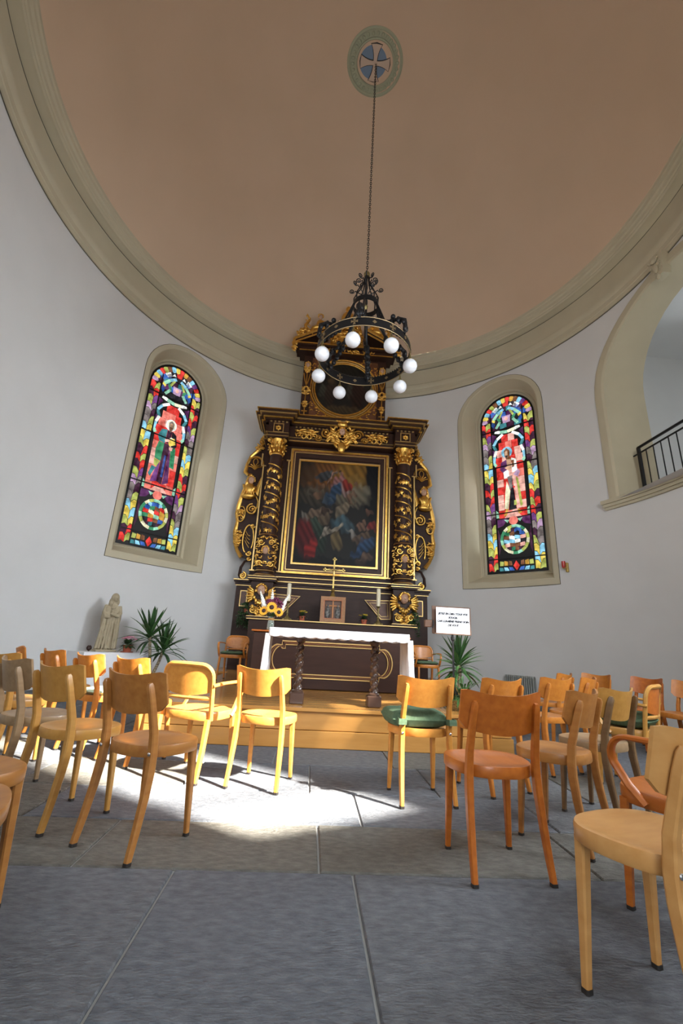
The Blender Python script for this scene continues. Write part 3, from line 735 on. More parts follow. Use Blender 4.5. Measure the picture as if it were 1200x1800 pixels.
def chair(label, x, y, yaw, wood, group=None, z=0.0, bolts=False, seatwood=None, sc=1.0, legwood=None):
    t = thing('plywood_chair', label, 'chair', (x, y, z), yaw, group); t.scale = (sc, sc, sc)
    link_copy(CM['seat'], 'seat', seatwood or wood, t); link_copy(CM['backrest'], 'backrest', wood, t)
    lw = legwood or wood
    for s_ in 'LR':
        for k, cp in (('rear', 'rcap'), ('front', 'fcap')):
            l = link_copy(CM[k + s_], 'leg', lw, t); link_copy(CM[cp + s_], 'foot_cap', None, l)
        if bolts: link_copy(CM['bolt' + s_], 'bolt', None, t)
    return t
def arm_meshes():
    M = {}
    n = 36
    def rim(k, z):
        L = []
        for i in range(n):
            a = 2 * PI * i / n; c, s_ = C_(a), S(a)
            L.append((.235 * math.copysign(abs(c) ** .6, c) * k, .22 * math.copysign(abs(s_) ** .65, s_) * k + .01, z))
        return L
    b = MB().loft([rim(.86, .395), rim(.985, .395), rim(1, .402), rim(1, .445), rim(.985, .453), rim(.93, .455), rim(.7, .449), rim(.2, .446)])
    o = len(b.v); b.add([(0, .01, .446)], []); b.f += [(7 * n + i, 7 * n + (i + 1) % n, o) for i in range(n)]
    M['seat'] = b.mesh('seat')
    def yb(z): return -.195 - .055 * max(0, (z - .43) / .36)
    # bent back hoop
    pts = []
    for x, z in [(-.212, .40), (-.212, .5), (-.214, .60), (-.215, .68)] + [(-.215 + .085 - .085 * C_(a), .70 + .085 * S(a)) for a in np.linspace(.15, PI / 2, 6)] + [(-.06, .787), (0, .788)]:
        pts.append((x, yb(z) + .035 * (x / .215) ** 2, z))
    pts = pts + [(-x, y, z) for x, y, z in pts[:-1]][::-1]
    M['back_hoop'] = MB().tube(pts, .0185, 8, flat=(1.0, .9), up=(1, 0, 0)).mesh('back_hoop')
    b = MB(); nu, nv = 14, 6; fr, bk = [], []
    for j in range(nv + 1):
        for i in range(nu + 1):
            u = -1 + 2 * i / nu; tv = j / nv; zmax = .782 - .06 * max(0, (abs(u) - .7) / .3) ** 2; zmin = .565 + .03 * u * u
            z = zmin + (zmax - zmin) * tv; yv = yb(z) + .035 * u * u
            fr.append((.204 * u, yv + .004, z)); bk.append((.204 * u, yv - .004, z))
    b.v = fr + bk; N = len(fr); w_ = nu + 1
    for j in range(nv):
        for i in range(nu):
            a = j * w_ + i; b.f += [(a, a + w_, a + w_ + 1, a + 1), (N + a, N + a + 1, N + a + w_ + 1, N + a + w_)]
    edge = [j * w_ for j in range(nv)] + [nv * w_ + i for i in range(nu)] + [(nv - j) * w_ + nu for j in range(nv)] + [nu - i for i in range(nu)]
    for i in range(len(edge)):
        p, q = edge[i], edge[(i + 1) % len(edge)]; b.f.append((p, q, N + q, N + p))
    M['backrest'] = b.mesh('backrest')
    M['back_rail'] = MB().tube([(x, yb(.55) + .035 * (x / .215) ** 2, .55) for x in np.linspace(-.212, .212, 9)], .013, 6, flat=(1.2, .8)).mesh('back_rail')
    for sx, nm in ((-1, 'L'), (1, 'R')):
        M['rear' + nm] = MB().tube([(sx * .206, -.245, .012), (sx * .209, -.215, .2), (sx * .212, -.197, .41)], [.014, .018, .0195], 8, square=True, up=(0, 1, 0)).mesh('leg')
        M['front' + nm] = MB().tube([(sx * .205, .200, .012), (sx * .200, .185, .22), (sx * .195, .172, .41)], [.013, .017, .020], 8, square=True, up=(0, 1, 0)).mesh('leg')
        M['rcap' + nm] = MB().tube([(sx * .206, -.245, 0), (sx * .206, -.2445, .014)], .0155, 8, square=True, up=(0, 1, 0)).mesh('foot_cap')
        M['fcap' + nm] = MB().tube([(sx * .205, .200, 0), (sx * .205, .1995, .014)], .0145, 8, square=True, up=(0, 1, 0)).mesh('foot_cap')
        ap = [(sx * .222, -.205, .64), (sx * .245, -.10, .655), (sx * .262, .02, .66)] + \
             [(sx * (.265 - .004 * k), .10 + .085 * S(a), .575 + .085 * C_(a)) for k, a in enumerate(np.linspace(0, 1.9, 8))] + \
             [(sx * .238, .13, .47), (sx * .236, .07, .41)]
        M['arm' + nm] = MB().tube(ap, .0165, 8, flat=(.75, 1.25), up=(0, 0, 1)).mesh('armrest')
    for k, m in M.items():
        m.materials.append(MATS['foot_cap' if 'cap' in k else 'wood_honey']); smooth_mesh(m, .6)
    return M
AM = arm_meshes()
def armchair(label, x, y, yaw, wood, z=0.0, sc=1.0, group=None, panel=None):
    t = thing('bentwood_armchair', label, 'armchair', (x, y, z), yaw, group); t.scale = (sc, sc, sc)
    for k in ('seat', 'back_hoop', 'back_rail'): link_copy(AM[k], k, wood, t)
    link_copy(AM['backrest'], 'backrest', panel or wood, t)
    for s_ in 'LR':
        for k, cp in (('rear', 'rcap'), ('front', 'fcap')):
            l = link_copy(AM[k + s_], 'leg', wood, t); link_copy(AM[cp + s_], 'foot_cap', None, l)
        link_copy(AM['arm' + s_], 'armrest', wood, t)
    return t
def cushion_mesh(hx, hy, h, puff=.5, n=14):
    b = MB(); top = []; bot = []
    for j in range(n + 1):
        for i in range(n + 1):
            u, v = -1 + 2 * i / n, -1 + 2 * j / n
            e = (max(0, 1 - abs(u) ** 4) * max(0, 1 - abs(v) ** 4)) ** puff
            x, y = hx * u * (1 - .06 * v * v), hy * v * (1 - .06 * u * u)
            wv = .004 * S(9 * u + 4 * v) * e
            top.append((x, y, h * .5 + h * .5 * e + wv)); bot.append((x, y, h * .5 - h * .5 * e))
    b.v = top + bot; N = len(top); w_ = n + 1
    for j in range(n):
        for i in range(n):
            a = j * w_ + i; b.f += [(a, a + 1, a + w_ + 1, a + w_), (N + a, N + a + w_, N + a + w_ + 1, N + a + 1)]
    return b

GL, GR = 'plywood chairs left of the aisle', 'plywood chairs right of the aisle'
chair('reddish brown chair right of the aisle, its back to the viewer, standing alone in front', .828, 2.502, .11, 'wood_red', GR)
chair('worn brown chair at front left with a white dot on its rear leg', -.935, 2.562, -.45, 'wood_brown', GL, bolts=True)
chair('sunlit honey-coloured chair in front of the platform, beside the sunlit armchair', -.478, 3.584, -.207, 'wood_honey', GL)
dch = chair('pale chair with a green cushion tied to its back legs, before the platform', .639, 3.439, .149, 'wood_honey', GR, bolts=True)
chair('yellowish chair between the worn brown chair and the greyish chair at left', -1.47, 2.812, -.496, 'wood_yellow', GL)
chair('greyish brown chair at the left edge, beside the yellowish chair', -1.925, 3.119, -.626, 'wood_grey', GL)
chair('chair at the far left edge half hidden behind the greyish chair', -2.50, 3.72, -.35, 'wood_yellow', GL)
kch = chair('orange-lit chair with a pale green cushion below the stone statue', -2.08, 4.26, -.56, 'wood_orange', GL)
chair('orange-lit chair between the green-cushioned one and the sunlit armchair', -1.60, 4.02, -.52, 'wood_orange', GL)
chair('small orange chair behind the yellowish chair, second from the side table', -2.72, 4.78, -.6, 'wood_orange', GL)
chair('leftmost orange chair behind the yellowish chair, seen almost edge-on', -3.18, 5.02, -.95, 'wood_orange', GL)
chair('nearer of the two chair seats cut off by the left edge', -1.175, 1.505, -1.0, 'wood_brown', GL)
chair('pale chair cut off by the right edge, closest to the viewer', 1.045, 1.60, .40, 'wood_pale', GR, bolts=True)
chair('brown chair behind the reddish chair with two bolts on its leg', 1.25, 3.762, .461, 'wood_orange', GR, bolts=True)
chair('brown chair in front of the radiator at right', 2.00, 4.42, .45, 'wood_orange', GR)
chair('brown chair turned left just behind the reddish chair on the right', 1.352, 2.866, .737, 'wood_brown', GR)
chair('chair with dark legs and a yellowish back, before the green-cushioned armchair', 1.82, 3.267, .56, 'wood_yellow', GR, legwood='wood_dark', seatwood='wood_grey')
chair('leftmost chair of the far row along the right wall', 2.72, 5.75, .75, 'wood_orange', GR)
chair('second chair of the far row along the right wall', 3.30, 5.95, 1.95, 'wood_orange', GR)
chair('third chair of the far row along the right wall', 3.72, 5.62, 1.85, 'wood_red', GR)
chair('fourth chair of the far row along the right wall, facing left', 3.88, 5.15, 1.8, 'wood_orange', GR)
chair('fifth chair of the far row at the right edge, facing left', 3.92, 4.62, 1.7, 'wood_red', GR)
chair('dark brown chair cut off by the right edge above the pale chair', 2.93, 3.62, .9, 'wood_dark', GR)
chair('brown chair between the radiator chair and the far row at right', 2.50, 4.85, .8, 'wood_orange', GR)
hch = armchair('sunlit bentwood armchair left of the aisle beside the platform', -1.034, 3.732, -.329, 'wood_honey', group='bentwood armchairs')
qch = armchair('armchair with a dark green cushion on the right, behind the dark-legged chair', 2.55, 4.02, .75, 'wood_yellow', group='bentwood armchairs', panel='wood_red')
armchair('reddish armchair with a looped arm behind the pale front chair', 1.56, 2.10, .55, 'wood_red', group='bentwood armchairs')
la = Vector(A(-1.74, 1.62)); ra = Vector(A(1.47, 1.62))
lach = armchair('armchair with a green seat pad on the platform left of the altar', la.x, la.y, PI + PHI - .12, 'wood_orange', STAGE, .87, 'bentwood armchairs')
rach = armchair('armchair with a green seat pad on the platform right of the altar', ra.x, ra.y, PI + PHI + .10, 'wood_orange', STAGE, .87, 'bentwood armchairs')
chair('farther of the two chair seats cut off by the left edge', -1.40, 1.87, -.45, 'wood_brown', GL)

def lay(o_name, label, ch, mb, m, z, dx=0, dy=0, sc=1.0, group='seat cushions'):
    M = Matrix.Translation(ch.location) @ Matrix.Rotation(ch.rotation_euler.z, 4, 'Z')
    p = M @ Vector((dx, dy, z))
    t = thing(o_name, label, 'cushion', p, ch.rotation_euler.z, group)
    mb.build('pad', m, t, smooth=True); return t
c1 = lay('seat_cushion', 'folded green cushion strapped to the pale chair before the platform', dch, cushion_mesh(.215, .19, .12, .36, 20), 'green_cloth', .452, -.03, .02)
for sx in (-1, 1):
    MB().tube([(sx * .165 + .03, -.15, .05), (sx * .205 + .03, -.175, .055), (sx * .205 + .03, -.225, .055), (sx * .155 + .03, -.23, .055), (sx * .15 + .03, -.17, .05)], .017, 6, flat=(1.3, .25)).build('strap', 'green_cloth', c1)
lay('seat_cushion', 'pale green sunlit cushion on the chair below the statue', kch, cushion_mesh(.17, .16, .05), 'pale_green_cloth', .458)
lay('seat_cushion', 'plump dark green cushion on the right-hand armchair', qch, cushion_mesh(.21, .20, .12, .5), 'green_cloth', .452)
lay('seat_cushion', 'flat green seat pad on the left altar armchair', lach, cushion_mesh(.19, .17, .05, .2), 'green_cloth', .396)
lay('seat_cushion', 'flat green seat pad on the right altar armchair', rach, cushion_mesh(.19, .17, .05, .2), 'green_cloth', .396)

# ================================================================== ALTAR TABLE AND BLOCK
tb = athing('altar_table', 'dark wooden altar table on two twisted columns under the white cloth', 'table', -.175, -.93, STAGE)
MB().box(0, 0, .735, 1.46, .50, .05, b=.006).build('tabletop', 'altar_brown', tb)
for sx in (-.415, .415):
    lg = bpy.data.objects.new('column', None)
    prof_n = 44; b = MB(); loops = []
    for k in range(prof_n + 1):
        t = k / prof_n; z = .13 + .50 * t; L = []
        for i in range(14):
            a = 2 * PI * i / 14; tw = a * 2 + t * 2 * PI * 2 * 3.1
            r = .040 + .013 * C_(tw) - .004 * t; L.append((sx + r * S(a), r * C_(a), z))
        loops.append(L)
    b.loft(loops)
    o = b.build('column', 'twist_brown', tb, smooth=True)
    MB().box(sx, 0, .06, .155, .155, .12, b=.012).build('column_base', 'twist_brown', o)
    MB().lathe([(.066, 0), (.070, .012), (.050, .024), (.045, .03)], 16, (sx, 0, .12)).build('base_ring', 'twist_brown', o, smooth=True)
    b = MB().lathe([(.042, 0), (.055, .02), (.060, .035)], 16, (sx, 0, .63)); b.box(sx, 0, .688, .13, .13, .045, b=.008)
    b.build('column_head', 'twist_brown', o, smooth=.5)
cl = athing('altar_cloth', 'white altar cloth with a scalloped lace edge hanging over both ends', 'tablecloth', -.175, -.93, STAGE)
ZC = .764; LX, LY = .745, .262
def drape():
    b = MB(); nx, ny = 60, 10
    b.prism([(-LX, -LY), (LX, -LY), (LX, LY), (-LX, LY)], ZC - .002, ZC + .004, 'xy')
    return b
drape().build('top_sheet', 'linen', cl)
def hem(name, m, pts, drops, wave, z_top=ZC + .003):
    """pts: plan positions along the edge, drops: lengths"""
    b = MB(); nz = 8; n = len(pts); V = []; 
    for j in range(nz + 1):
        t = j / nz
        for i, (x, y, nx_, ny_) in enumerate(pts):
            wv = wave * t * S(i * .55 + 1.3 * S(i * .21)) + .012 * t
            V.append((x + nx_ * (wv + .004), y + ny_ * (wv + .004), z_top - drops[i] * t))
    F = [(j * n + i, j * n + i + 1, (j + 1) * n + i + 1, (j + 1) * n + i) for j in range(nz) for i in range(n - 1)]
    V2 = [(x - .0015 * 0, y, z) for x, y, z in V]
    b.add(V, F); o = b.build(name, m, cl, smooth=1.2)
    md = o.modifiers.new('thick', 'SOLIDIFY'); md.thickness = .003; return o
xs_ = np.linspace(-LX, LX, 110)
hem('lace_front', 'lace', [(x, -LY, 0, -1) for x in xs_], [.082 + .012 * abs(S(i * PI / 9)) for i in range(110)], .007)
hem('lace_back', 'lace', [(x, LY, 0, 1) for x in xs_[::-1]], [.082 + .012 * abs(S(i * PI / 9)) for i in range(110)], .007)
for sx, dl in ((-1, .475), (1, .50)):
    ys_ = np.linspace(LY, -LY, 34) if sx < 0 else np.linspace(-LY, LY, 34)
    o = hem('side_drop', 'linen', [(sx * LX, y, sx, 0) for y in ys_], [dl - .04 + .012 * abs(S(i * PI / 5)) for i in range(34)], .016)
    b = MB()
    for zb_ in (0,):
        for y_ in np.linspace(-LY + .008, LY - .008, 22): b.ell((sx * (LX + .016), y_, ZC - dl + .03), (.006, .014, .022), 6, 4)
    b.build('lace_hem', 'lace', o)
    b = MB().tube([(sx * (LX + .012 + .02 * t), -LY - .008 - .004 * S(14 * t), ZC - .06 - (dl - .10) * t) for t in np.linspace(0, 1, 14)], .022, 6, flat=(.25, 1.3)).build('lace_border', 'lace', o)

bk = athing('altar_block', 'dark brown altar block with a gilt moulding on its front', 'altar', -.18, 0.0, STAGE)
BW, BY0, BY1, BH = 1.14, .62, 1.55, .785
MB().box(0, (BY0 + BY1) / 2, BH / 2 - .01, 2 * BW, BY1 - BY0, BH - .03, b=.01).build('body', 'altar_brown', bk)
MB().box(0, (BY0 + BY1) / 2, BH - .012, 2 * BW + .06, BY1 - BY0 + .06, .024, b=.005).build('top_slab', 'wood_red', bk)
def frame_path(ins, bulge=.20):
    xR, xL, zt_, zb_ = .71 - ins, -.71 + ins, .645 - ins, .155 + ins; zm = (zt_ + zb_) / 2; r = bulge - ins * .4; st_ = .055
    P = [(xL, zt_), (xR, zt_), (xR, zt_ - st_), (xR + .04, zt_ - st_)]
    P += [(xR + .04 + r * S(a) * .75, zm + r * C_(a)) for a in np.linspace(.25, PI - .25, 12)]
    P += [(xR + .04, zb_ + st_), (xR, zb_ + st_), (xR, zb_), (xL, zb_), (xL, zb_ + st_), (xL - .04, zb_ + st_)]
    P += [(xL - .04 - r * S(a) * .75, zm - r * C_(a)) for a in np.linspace(.25, PI - .25, 12)]
    P += [(xL - .04, zt_ - st_), (xL, zt_ - st_)]
    return [(x, BY0 - .008, z) for x, z in P]
MB().tube(frame_path(0), .012, 6, True, up=(0, 1, 0)).build('gilt_moulding', 'gold_pale', bk)
MB().tube(frame_path(.026), .011, 6, True, up=(0, 1, 0)).build('red_moulding', 'altar_red', bk)
MB().tube(frame_path(.048), .009, 6, True, up=(0, 1, 0)).build('gilt_moulding', 'gold_pale', bk)

# ================================================================== RETABLE
rt = athing('altar_retable', 'tall dark baroque retable with gilded carving and two painted panels', 'altarpiece', -.04, 0, STAGE)
Z0 = STAGE
def rp(b, name, m, parent=rt, smooth=False): return b.build(name, m, parent, smooth, Z0)
def ringframe(x0, x1, z0_, z1_, w_, y0, y1):
    b = MB()
    o4 = [(x0, z0_), (x1, z0_), (x1, z1_), (x0, z1_)]; i4 = [(x0 + w_, z0_ + w_), (x1 - w_, z0_ + w_), (x1 - w_, z1_ - w_), (x0 + w_, z1_ - w_)]
    for k in range(4):
        a, c, d, e = o4[k], o4[(k + 1) % 4], i4[(k + 1) % 4], i4[k]; b.prism([a, c, d, e], y0, y1)
    return b
def relief(b, cx, cz, hw, hz, y, seed, n=16, r=.035, depth=.05):
    """mirrored carved foliage: fat curling leaves and buds in an oval field"""
    rn = random.Random(seed)
    for i in range(n):
        t = rn.uniform(0, 1); a = rn.uniform(-PI / 2, PI / 2); k = math.sqrt(rn.uniform(.02, 1))
        x, z = hw * k * C_(a), hz * k * S(a); rr = r * rn.uniform(.7, 1.4); ang = rn.uniform(-1.2, 1.2)
        for sx in ((-1, 1) if abs(x) > r * .4 else (1,)):
            b.ell((cx + sx * x, y - depth * rn.uniform(.2, .8) * (1 - k * .5), cz + z), (rr * 1.7, rr * .75, rr * .62), 7, 5, sx * ang)
    return b
def spiral(b, cx, cz, r, y, turns=1.6, start=0.0, sgn=1, tr=.018, flat=None):
    pts = []
    for t in np.linspace(0, 1, 22):
        a = start + sgn * t * turns * 2 * PI; q = r * (1 - .82 * t); pts.append((cx + q * C_(a), y - .02 * t, cz + q * S(a)))
    b.tube(pts, [tr * (1 - .45 * t) for t in np.linspace(0, 1, 22)], 6, up=(0, 1, 0)); b.ell(pts[-1], (tr * 1.5,) * 3, 7, 5)
    return b
def cherub(cx, cz, y, parent, s_=1.0, wings=True):
    b = MB().ell((cx, y, cz), (.085 * s_, .075 * s_, .105 * s_), 12, 9); b.ell((cx, y - .074 * s_, cz - .005 * s_), (.014 * s_, .02 * s_, .022 * s_), 6, 5)
    b.ell((cx, y - .062 * s_, cz - .045 * s_), (.025 * s_, .014 * s_, .01 * s_), 6, 5)
    for sx in (-1, 1): b.ell((cx + sx * .035 * s_, y - .062 * s_, cz + .02 * s_), (.012 * s_, .012 * s_, .008 * s_), 6, 5)
    h = rp(b, 'cherub_head', 'flesh', parent, True)
    b = MB(); rn = random.Random(int(cx * 100) + int(cz * 10))
    for i in range(26):
        a = R(-20 + 220 * i / 25); q = .098 * s_ * rn.uniform(.9, 1.08)
        b.ell((cx + q * C_(a), y - .01 + .03 * rn.uniform(-1, 1) * s_, cz + .012 + q * 1.1 * S(a)), (.026 * s_,) * 3, 6, 5)
    if wings:
        for sx in (-1, 1):
            for k in range(6):
                a = R(-55 + 22 * k); b.ell((cx + sx * (.16 + .055 * C_(a)) * s_, y + .0, cz + (-.09 + .13 * S(a)) * s_), (.085 * s_, .028 * s_, .030 * s_), 7, 5, -sx * (a * .8))
        for k in range(7):
            b.ell((cx + .04 * s_ * (k - 3), y - .03, cz - (.15 + .012 * (9 - (k - 3) ** 2)) * s_), (.032 * s_, .03 * s_, .05 * s_), 7, 5)
    rp(b, 'gilt_hair_and_wings', 'gold', parent, True); return h

# carcass
b = MB(); b.box(0, 4.72, (Z0 + 2.27) / 2, 4.56, .66, 2.27 - Z0); rp(b, 'plinth', 'altar_brown')
b = MB(); b.box(0, 4.0, (Z0 + 1.435) / 2, 3.6, .72, 1.435 - Z0); gr = rp(b, 'gradine', 'altar_brown')
b = MB(); b.box(0, 3.99, 1.45, 3.68, .78, .03, b=.006); rp(b, 'gradine_shelf', 'altar_brown', gr)
b = MB(); b.box(0, 3.592, 1.45, 3.69, .012, .018); rp(b, 'gilt_edge', 'gold_pale', gr)
b = MB(); b.box(0, 4.77, 4.2, 3.96, .46, 3.86); rp(b, 'main_body', 'altar_brown')
for z, h, pr in ((2.275, .05, .05), (2.325, .035, .09), (2.36, .02, .11)):
    b = MB(); b.box(0, 4.72 - pr / 2, z, 4.56 + 2 * pr * .6, .66 + pr, h); rp(b, 'plinth_moulding', 'altar_brown' if h > .03 else 'gold_pale')
b = MB(); b.box(0, 4.375, 2.235, 4.6, .02, .014); rp(b, 'gilt_line', 'gold_pale')
for sx in (-1, 1):
    # inlaid panels of the plinth
    tri = [(-1.36, 2.07), (-.77, 2.05), (-1.16, 1.63), (-1.38, 1.64)]; tri = [(sx * -1 * x, z) for x, z in tri]; tri = [(-x, z) for x, z in tri] if sx < 0 else tri
    tri = [(sx * abs(x), z) for x, z in [(1.36, 2.07), (.77, 2.05), (1.16, 1.63), (1.38, 1.64)]]
    b = MB().prism(tri, 4.36, 4.392); tp = rp(b, 'inlay_panel', 'altar_red')
    rp(MB().tube([(x, 4.358, z) for x, z in tri], .016, 6, True, up=(0, 1, 0)), 'gilt_moulding', 'gold_pale', tp)
    cx = sum(p[0] for p in tri) / 4; cz = sum(p[1] for p in tri) / 4
    rp(MB().tube([(cx + (x - cx) * .72, 4.356, cz + (z - cz) * .72) for x, z in tri], .010, 6, True, up=(0, 1, 0)), 'gilt_moulding', 'gold_pale', tp)
    b = MB(); b.box(sx * 2.08, 4.385, 1.93, .14, .02, .34); tp = rp(b, 'inlay_panel', 'altar_red')
    rp(ringframe(sx * 2.08 - .085, sx * 2.08 + .085, 1.745, 2.115, .018, 4.36, 4.39), 'gilt_moulding', 'gold_pale', tp)
    # pedestal
    b = MB(); b.box(sx * 1.64, 4.22, 1.88, .50, .36, .86); b.box(sx * 1.64, 4.20, 1.49, .58, .44, .05); pd = rp(b, 'pedestal', 'altar_brown')
    b = MB(); b.box(sx * 1.64, 4.18, 2.33, .60, .46, .04); b.box(sx * 1.64, 4.16, 2.385, .68, .54, .035); rp(b, 'pedestal_cap', 'altar_brown', pd)
    for a4 in ((4.16, 2.358, .65, .51, .014), (4.16, 2.408, .69, .55, .012), (4.19, 1.525, .56, .42, .014)): rp(MB().box(sx * 1.64, *a4), 'gilt_edge', 'gold_pale', pd)
    cherub(sx * 1.64, 2.10, 3.99, pd, 1.15)
    b = MB(); relief(b, sx * 1.64, 1.70, .19, .16, 4.03, 11, 18, .032); 
    for s2 in (-1, 1): spiral(b, sx * 1.64 + s2 * .15, 1.66, .075, 4.0, 1.4, 0, s2)
    rp(b, 'gilt_scroll', 'gold', pd, True)
    # column
    cx, cy = sx * 1.64, 4.22
    def rad(z): return .196 - .040 * (z - 3.45) / 2.06
    b = MB().lathe([(rad(z), z) for z in np.linspace(3.40, 5.55, 12)], 24, (cx, cy, 0)); colm = rp(b, 'column', 'altar_brown', rt, True)
    b = MB(); turns = 5.2; hp = []
    for t in np.linspace(0, 1, 130):
        a = -sx * 0 + t * turns * 2 * PI; z = 3.50 + 1.98 * t; hp.append((cx + (rad(z) + .008) * S(a), cy + (rad(z) + .008) * C_(a), z))
    b.tube(hp, .016, 6); rp(b, 'spiral_band', 'gold', colm, True)
    b = MB(); rn = random.Random(3 + sx)
    for k in range(72):
        t = (k + .5) / 72; a = t * turns * 2 * PI; z = 3.50 + 1.98 * t - .19 + rn.uniform(-.075, .075)
        if z < 3.5: continue
        rr = rad(z) + .016; p = Vector((cx + rr * S(a), cy + rr * C_(a), z)); nrm = Vector((S(a), C_(a), 0)); tg = Vector((C_(a), -S(a), 0)); up_ = Vector((0, 0, 1))
        sz = rn.uniform(.060, .085); rot0 = rn.uniform(0, 2 * PI); pts = []
        for q in range(10):
            an = rot0 + q * 2 * PI / 10; r_ = sz * (1.0 if q % 2 == 0 else .55); pts.append(p + tg * (r_ * C_(an)) + up_ * (r_ * S(an)) + nrm * (.004 if q % 2 else -.004))
        b.add([p + nrm * .022] + pts, [(0, 1 + q, 1 + (q + 1) % 10) for q in range(10)])
        if k % 3 == 0:
            for g_ in range(4): b.ell(p + tg * rn.uniform(-.05, .05) + up_ * rn.uniform(-.06, .0) + nrm * .01, (.017,) * 3, 6, 4)
    rp(b, 'vine_leaves', 'gold', colm)
    b = MB().lathe([(.235, 2.42), (.245, 2.45), (.235, 2.48), (.20, 2.50), (.20, 2.53), (.225, 2.55), (.225, 2.58), (.19, 2.60)], 24, (cx, cy, 0)); rp(b, 'column_base', 'altar_brown', colm, True)
    b = MB()
    for z, r_ in ((2.465, .248), (2.565, .228)): b.lathe([(r_, -.012), (r_ + .006, 0), (r_, .012)], 24, (cx, cy, z))
    rp(b, 'gilt_ring', 'gold_pale', colm)
    b = MB().lathe([(.19, 2.60), (.215, 2.75), (.225, 3.0), (.215, 3.25), (.205, 3.38), (.225, 3.40), (.225, 3.44), (.20, 3.46)], 24, (cx, cy, 0)); rp(b, 'drum_core', 'altar_brown', colm, True); b = MB(); rn = random.Random(8)
    for z_, r_ in ((3.42, .232), (2.63, .20)): b.lathe([(r_ - .02, -.02), (r_, 0), (r_ - .02, .02)], 24, (cx, cy, z_))
    for k in range(44):
        a = rn.uniform(0, PI * .5); z = rn.uniform(2.66, 3.36); rr = .222 + rn.uniform(0, .02); an = rn.uniform(-1.4, 1.4); l_ = rn.uniform(.035, .06)
        for s2 in (-1, 1): b.ell((cx + s2 * rr * S(a), cy - rr * C_(a), z), (l_, .026, .017), 7, 5, s2 * an)
    for s2 in (-1, 1): spiral(b, cx + s2 * .12, 3.22, .075, cy - .20, 1.5, 0, s2); spiral(b, cx + s2 * .13, 2.72, .07, cy - .19, 1.5, 0, -s2)
    dr = rp(b, 'carved_drum', 'gold', colm, True)
    cherub(cx, 3.02, cy - .235, colm, .85, False)
    b = MB().lathe([(.155, 5.52), (.172, 5.55), (.15, 5.58), (.15, 5.70), (.17, 5.84), (.20, 5.95)], 20, (cx, cy, 0))
    for row, (z, r_, n_l) in enumerate(((5.64, .175, 9), (5.76, .19, 9))):
        for k in range(n_l):
            a = 2 * PI * (k + row * .5) / n_l; b.ell((cx + r_ * S(a), cy + r_ * C_(a), z), (.034, .034, .075), 7, 5); b.ell((cx + (r_ + .045) * S(a), cy + (r_ + .045) * C_(a), z + .065), (.034, .034, .022), 6, 4)
    for s2 in (-1, 1):
        for yy in (-.17,): spiral(b, cx + s2 * .19, 5.89, .065, cy + yy, 1.6, PI / 2, s2, .02)
    rp(b, 'capital', 'gold', colm, True); rp(MB().box(cx, cy, 5.972, .50, .44, .036), 'abacus', 'altar_brown', colm)
    # gilt pilaster strips with ears beside the column
    for xs2, zt2 in ((1.98, 5.35), (1.33, 5.55)):
        b = MB(); b.box(sx * xs2, 4.50, (2.62 + zt2) / 2, .035, .05, zt2 - 2.62); b.box(sx * (xs2 + (.05 if xs2 < 1.5 else -.05) * -1), 4.49, zt2 + .17, .035, .05, .34)
        b.box(sx * xs2, 4.49, zt2, .13, .05, .03); b.box(sx * xs2, 4.48, 2.62, .12, .06, .03); rp(b, 'gilt_strip', 'gold_pale')
# entablature
b = MB(); b.box(0, 4.62, 6.22, 4.0, .70, .46)
for sx in (-1, 1): b.box(sx * 1.64, 4.28, 6.22, .52, .50, .46)
en = rp(b, 'entablature', 'altar_brown')
def stepped(name, z, h, pr, m):
    b = MB(); b.box(0, 4.60 - pr / 2, z, 4.02 + 2 * pr, .74 + pr, h)
    for sx in (-1, 1): b.box(sx * 1.66, 4.26 - pr / 2, z, .56 + 2 * pr, .50 + pr, h)
    return rp(b, name, m, en)
stepped('gilt_line', 6.01, .018, .015, 'gold_pale'); stepped('gilt_line', 6.10, .012, .012, 'gold_pale')
stepped('cornice', 6.455, .03, .06, 'altar_brown'); stepped('cornice', 6.49, .035, .10, 'gold'); stepped('cornice', 6.53, .05, .14, 'altar_brown')
stepped('cornice', 6.57, .03, .19, 'gold_pale'); stepped('cornice', 6.61, .045, .22, 'altar_brown'); stepped('cornice', 6.645, .025, .25, 'gold')
dn = MB().box(0, 0, 0, .045, .03, .035).mesh('dentil'); dn.materials.append(MATS['gold_pale'])
for k in range(25):
    x = -1.2 + k * .1; link_copy(dn, 'dentil', None, en, (x, 4.25, 6.41 - Z0))
for sx in (-1, 1):
    for k in range(5): link_copy(dn, 'dentil', None, en, (sx * 1.64 - .2 + .1 * k, 4.02, 6.41 - Z0))
    rp(ringframe(sx * 1.64 - .13, sx * 1.64 + .13, 6.10, 6.36, .02, 4.0, 4.03), 'gilt_moulding', 'gold_pale', en)
    b = MB()
    for k in range(6): b.ell((sx * 1.64 + .045 * S(k), 4.01, 6.23 + .045 * C_(k * PI / 3)), (.035, .03, .035), 7, 5)
    rp(b, 'rosette', 'gold', en, True)
    b = MB(); relief(b, sx * .92, 6.24, .30, .13, 4.25, 21, 22, .040); rp(b, 'gilt_foliage', 'gold', en, True)
b = MB(); relief(b, 0, 6.18, .38, .34, 4.18, 31, 46, .048)
for s2 in (-1, 1):
    spiral(b, s2 * .42, 6.28, .14, 4.2, 1.7, 0, s2, .028); spiral(b, s2 * .60, 6.12, .09, 4.2, 1.5, PI, -s2, .022)
b.ell((0, 4.12, 5.86), (.10, .06, .16), 9, 7); b.ell((0, 4.12, 6.52), (.14, .08, .10), 9, 7)
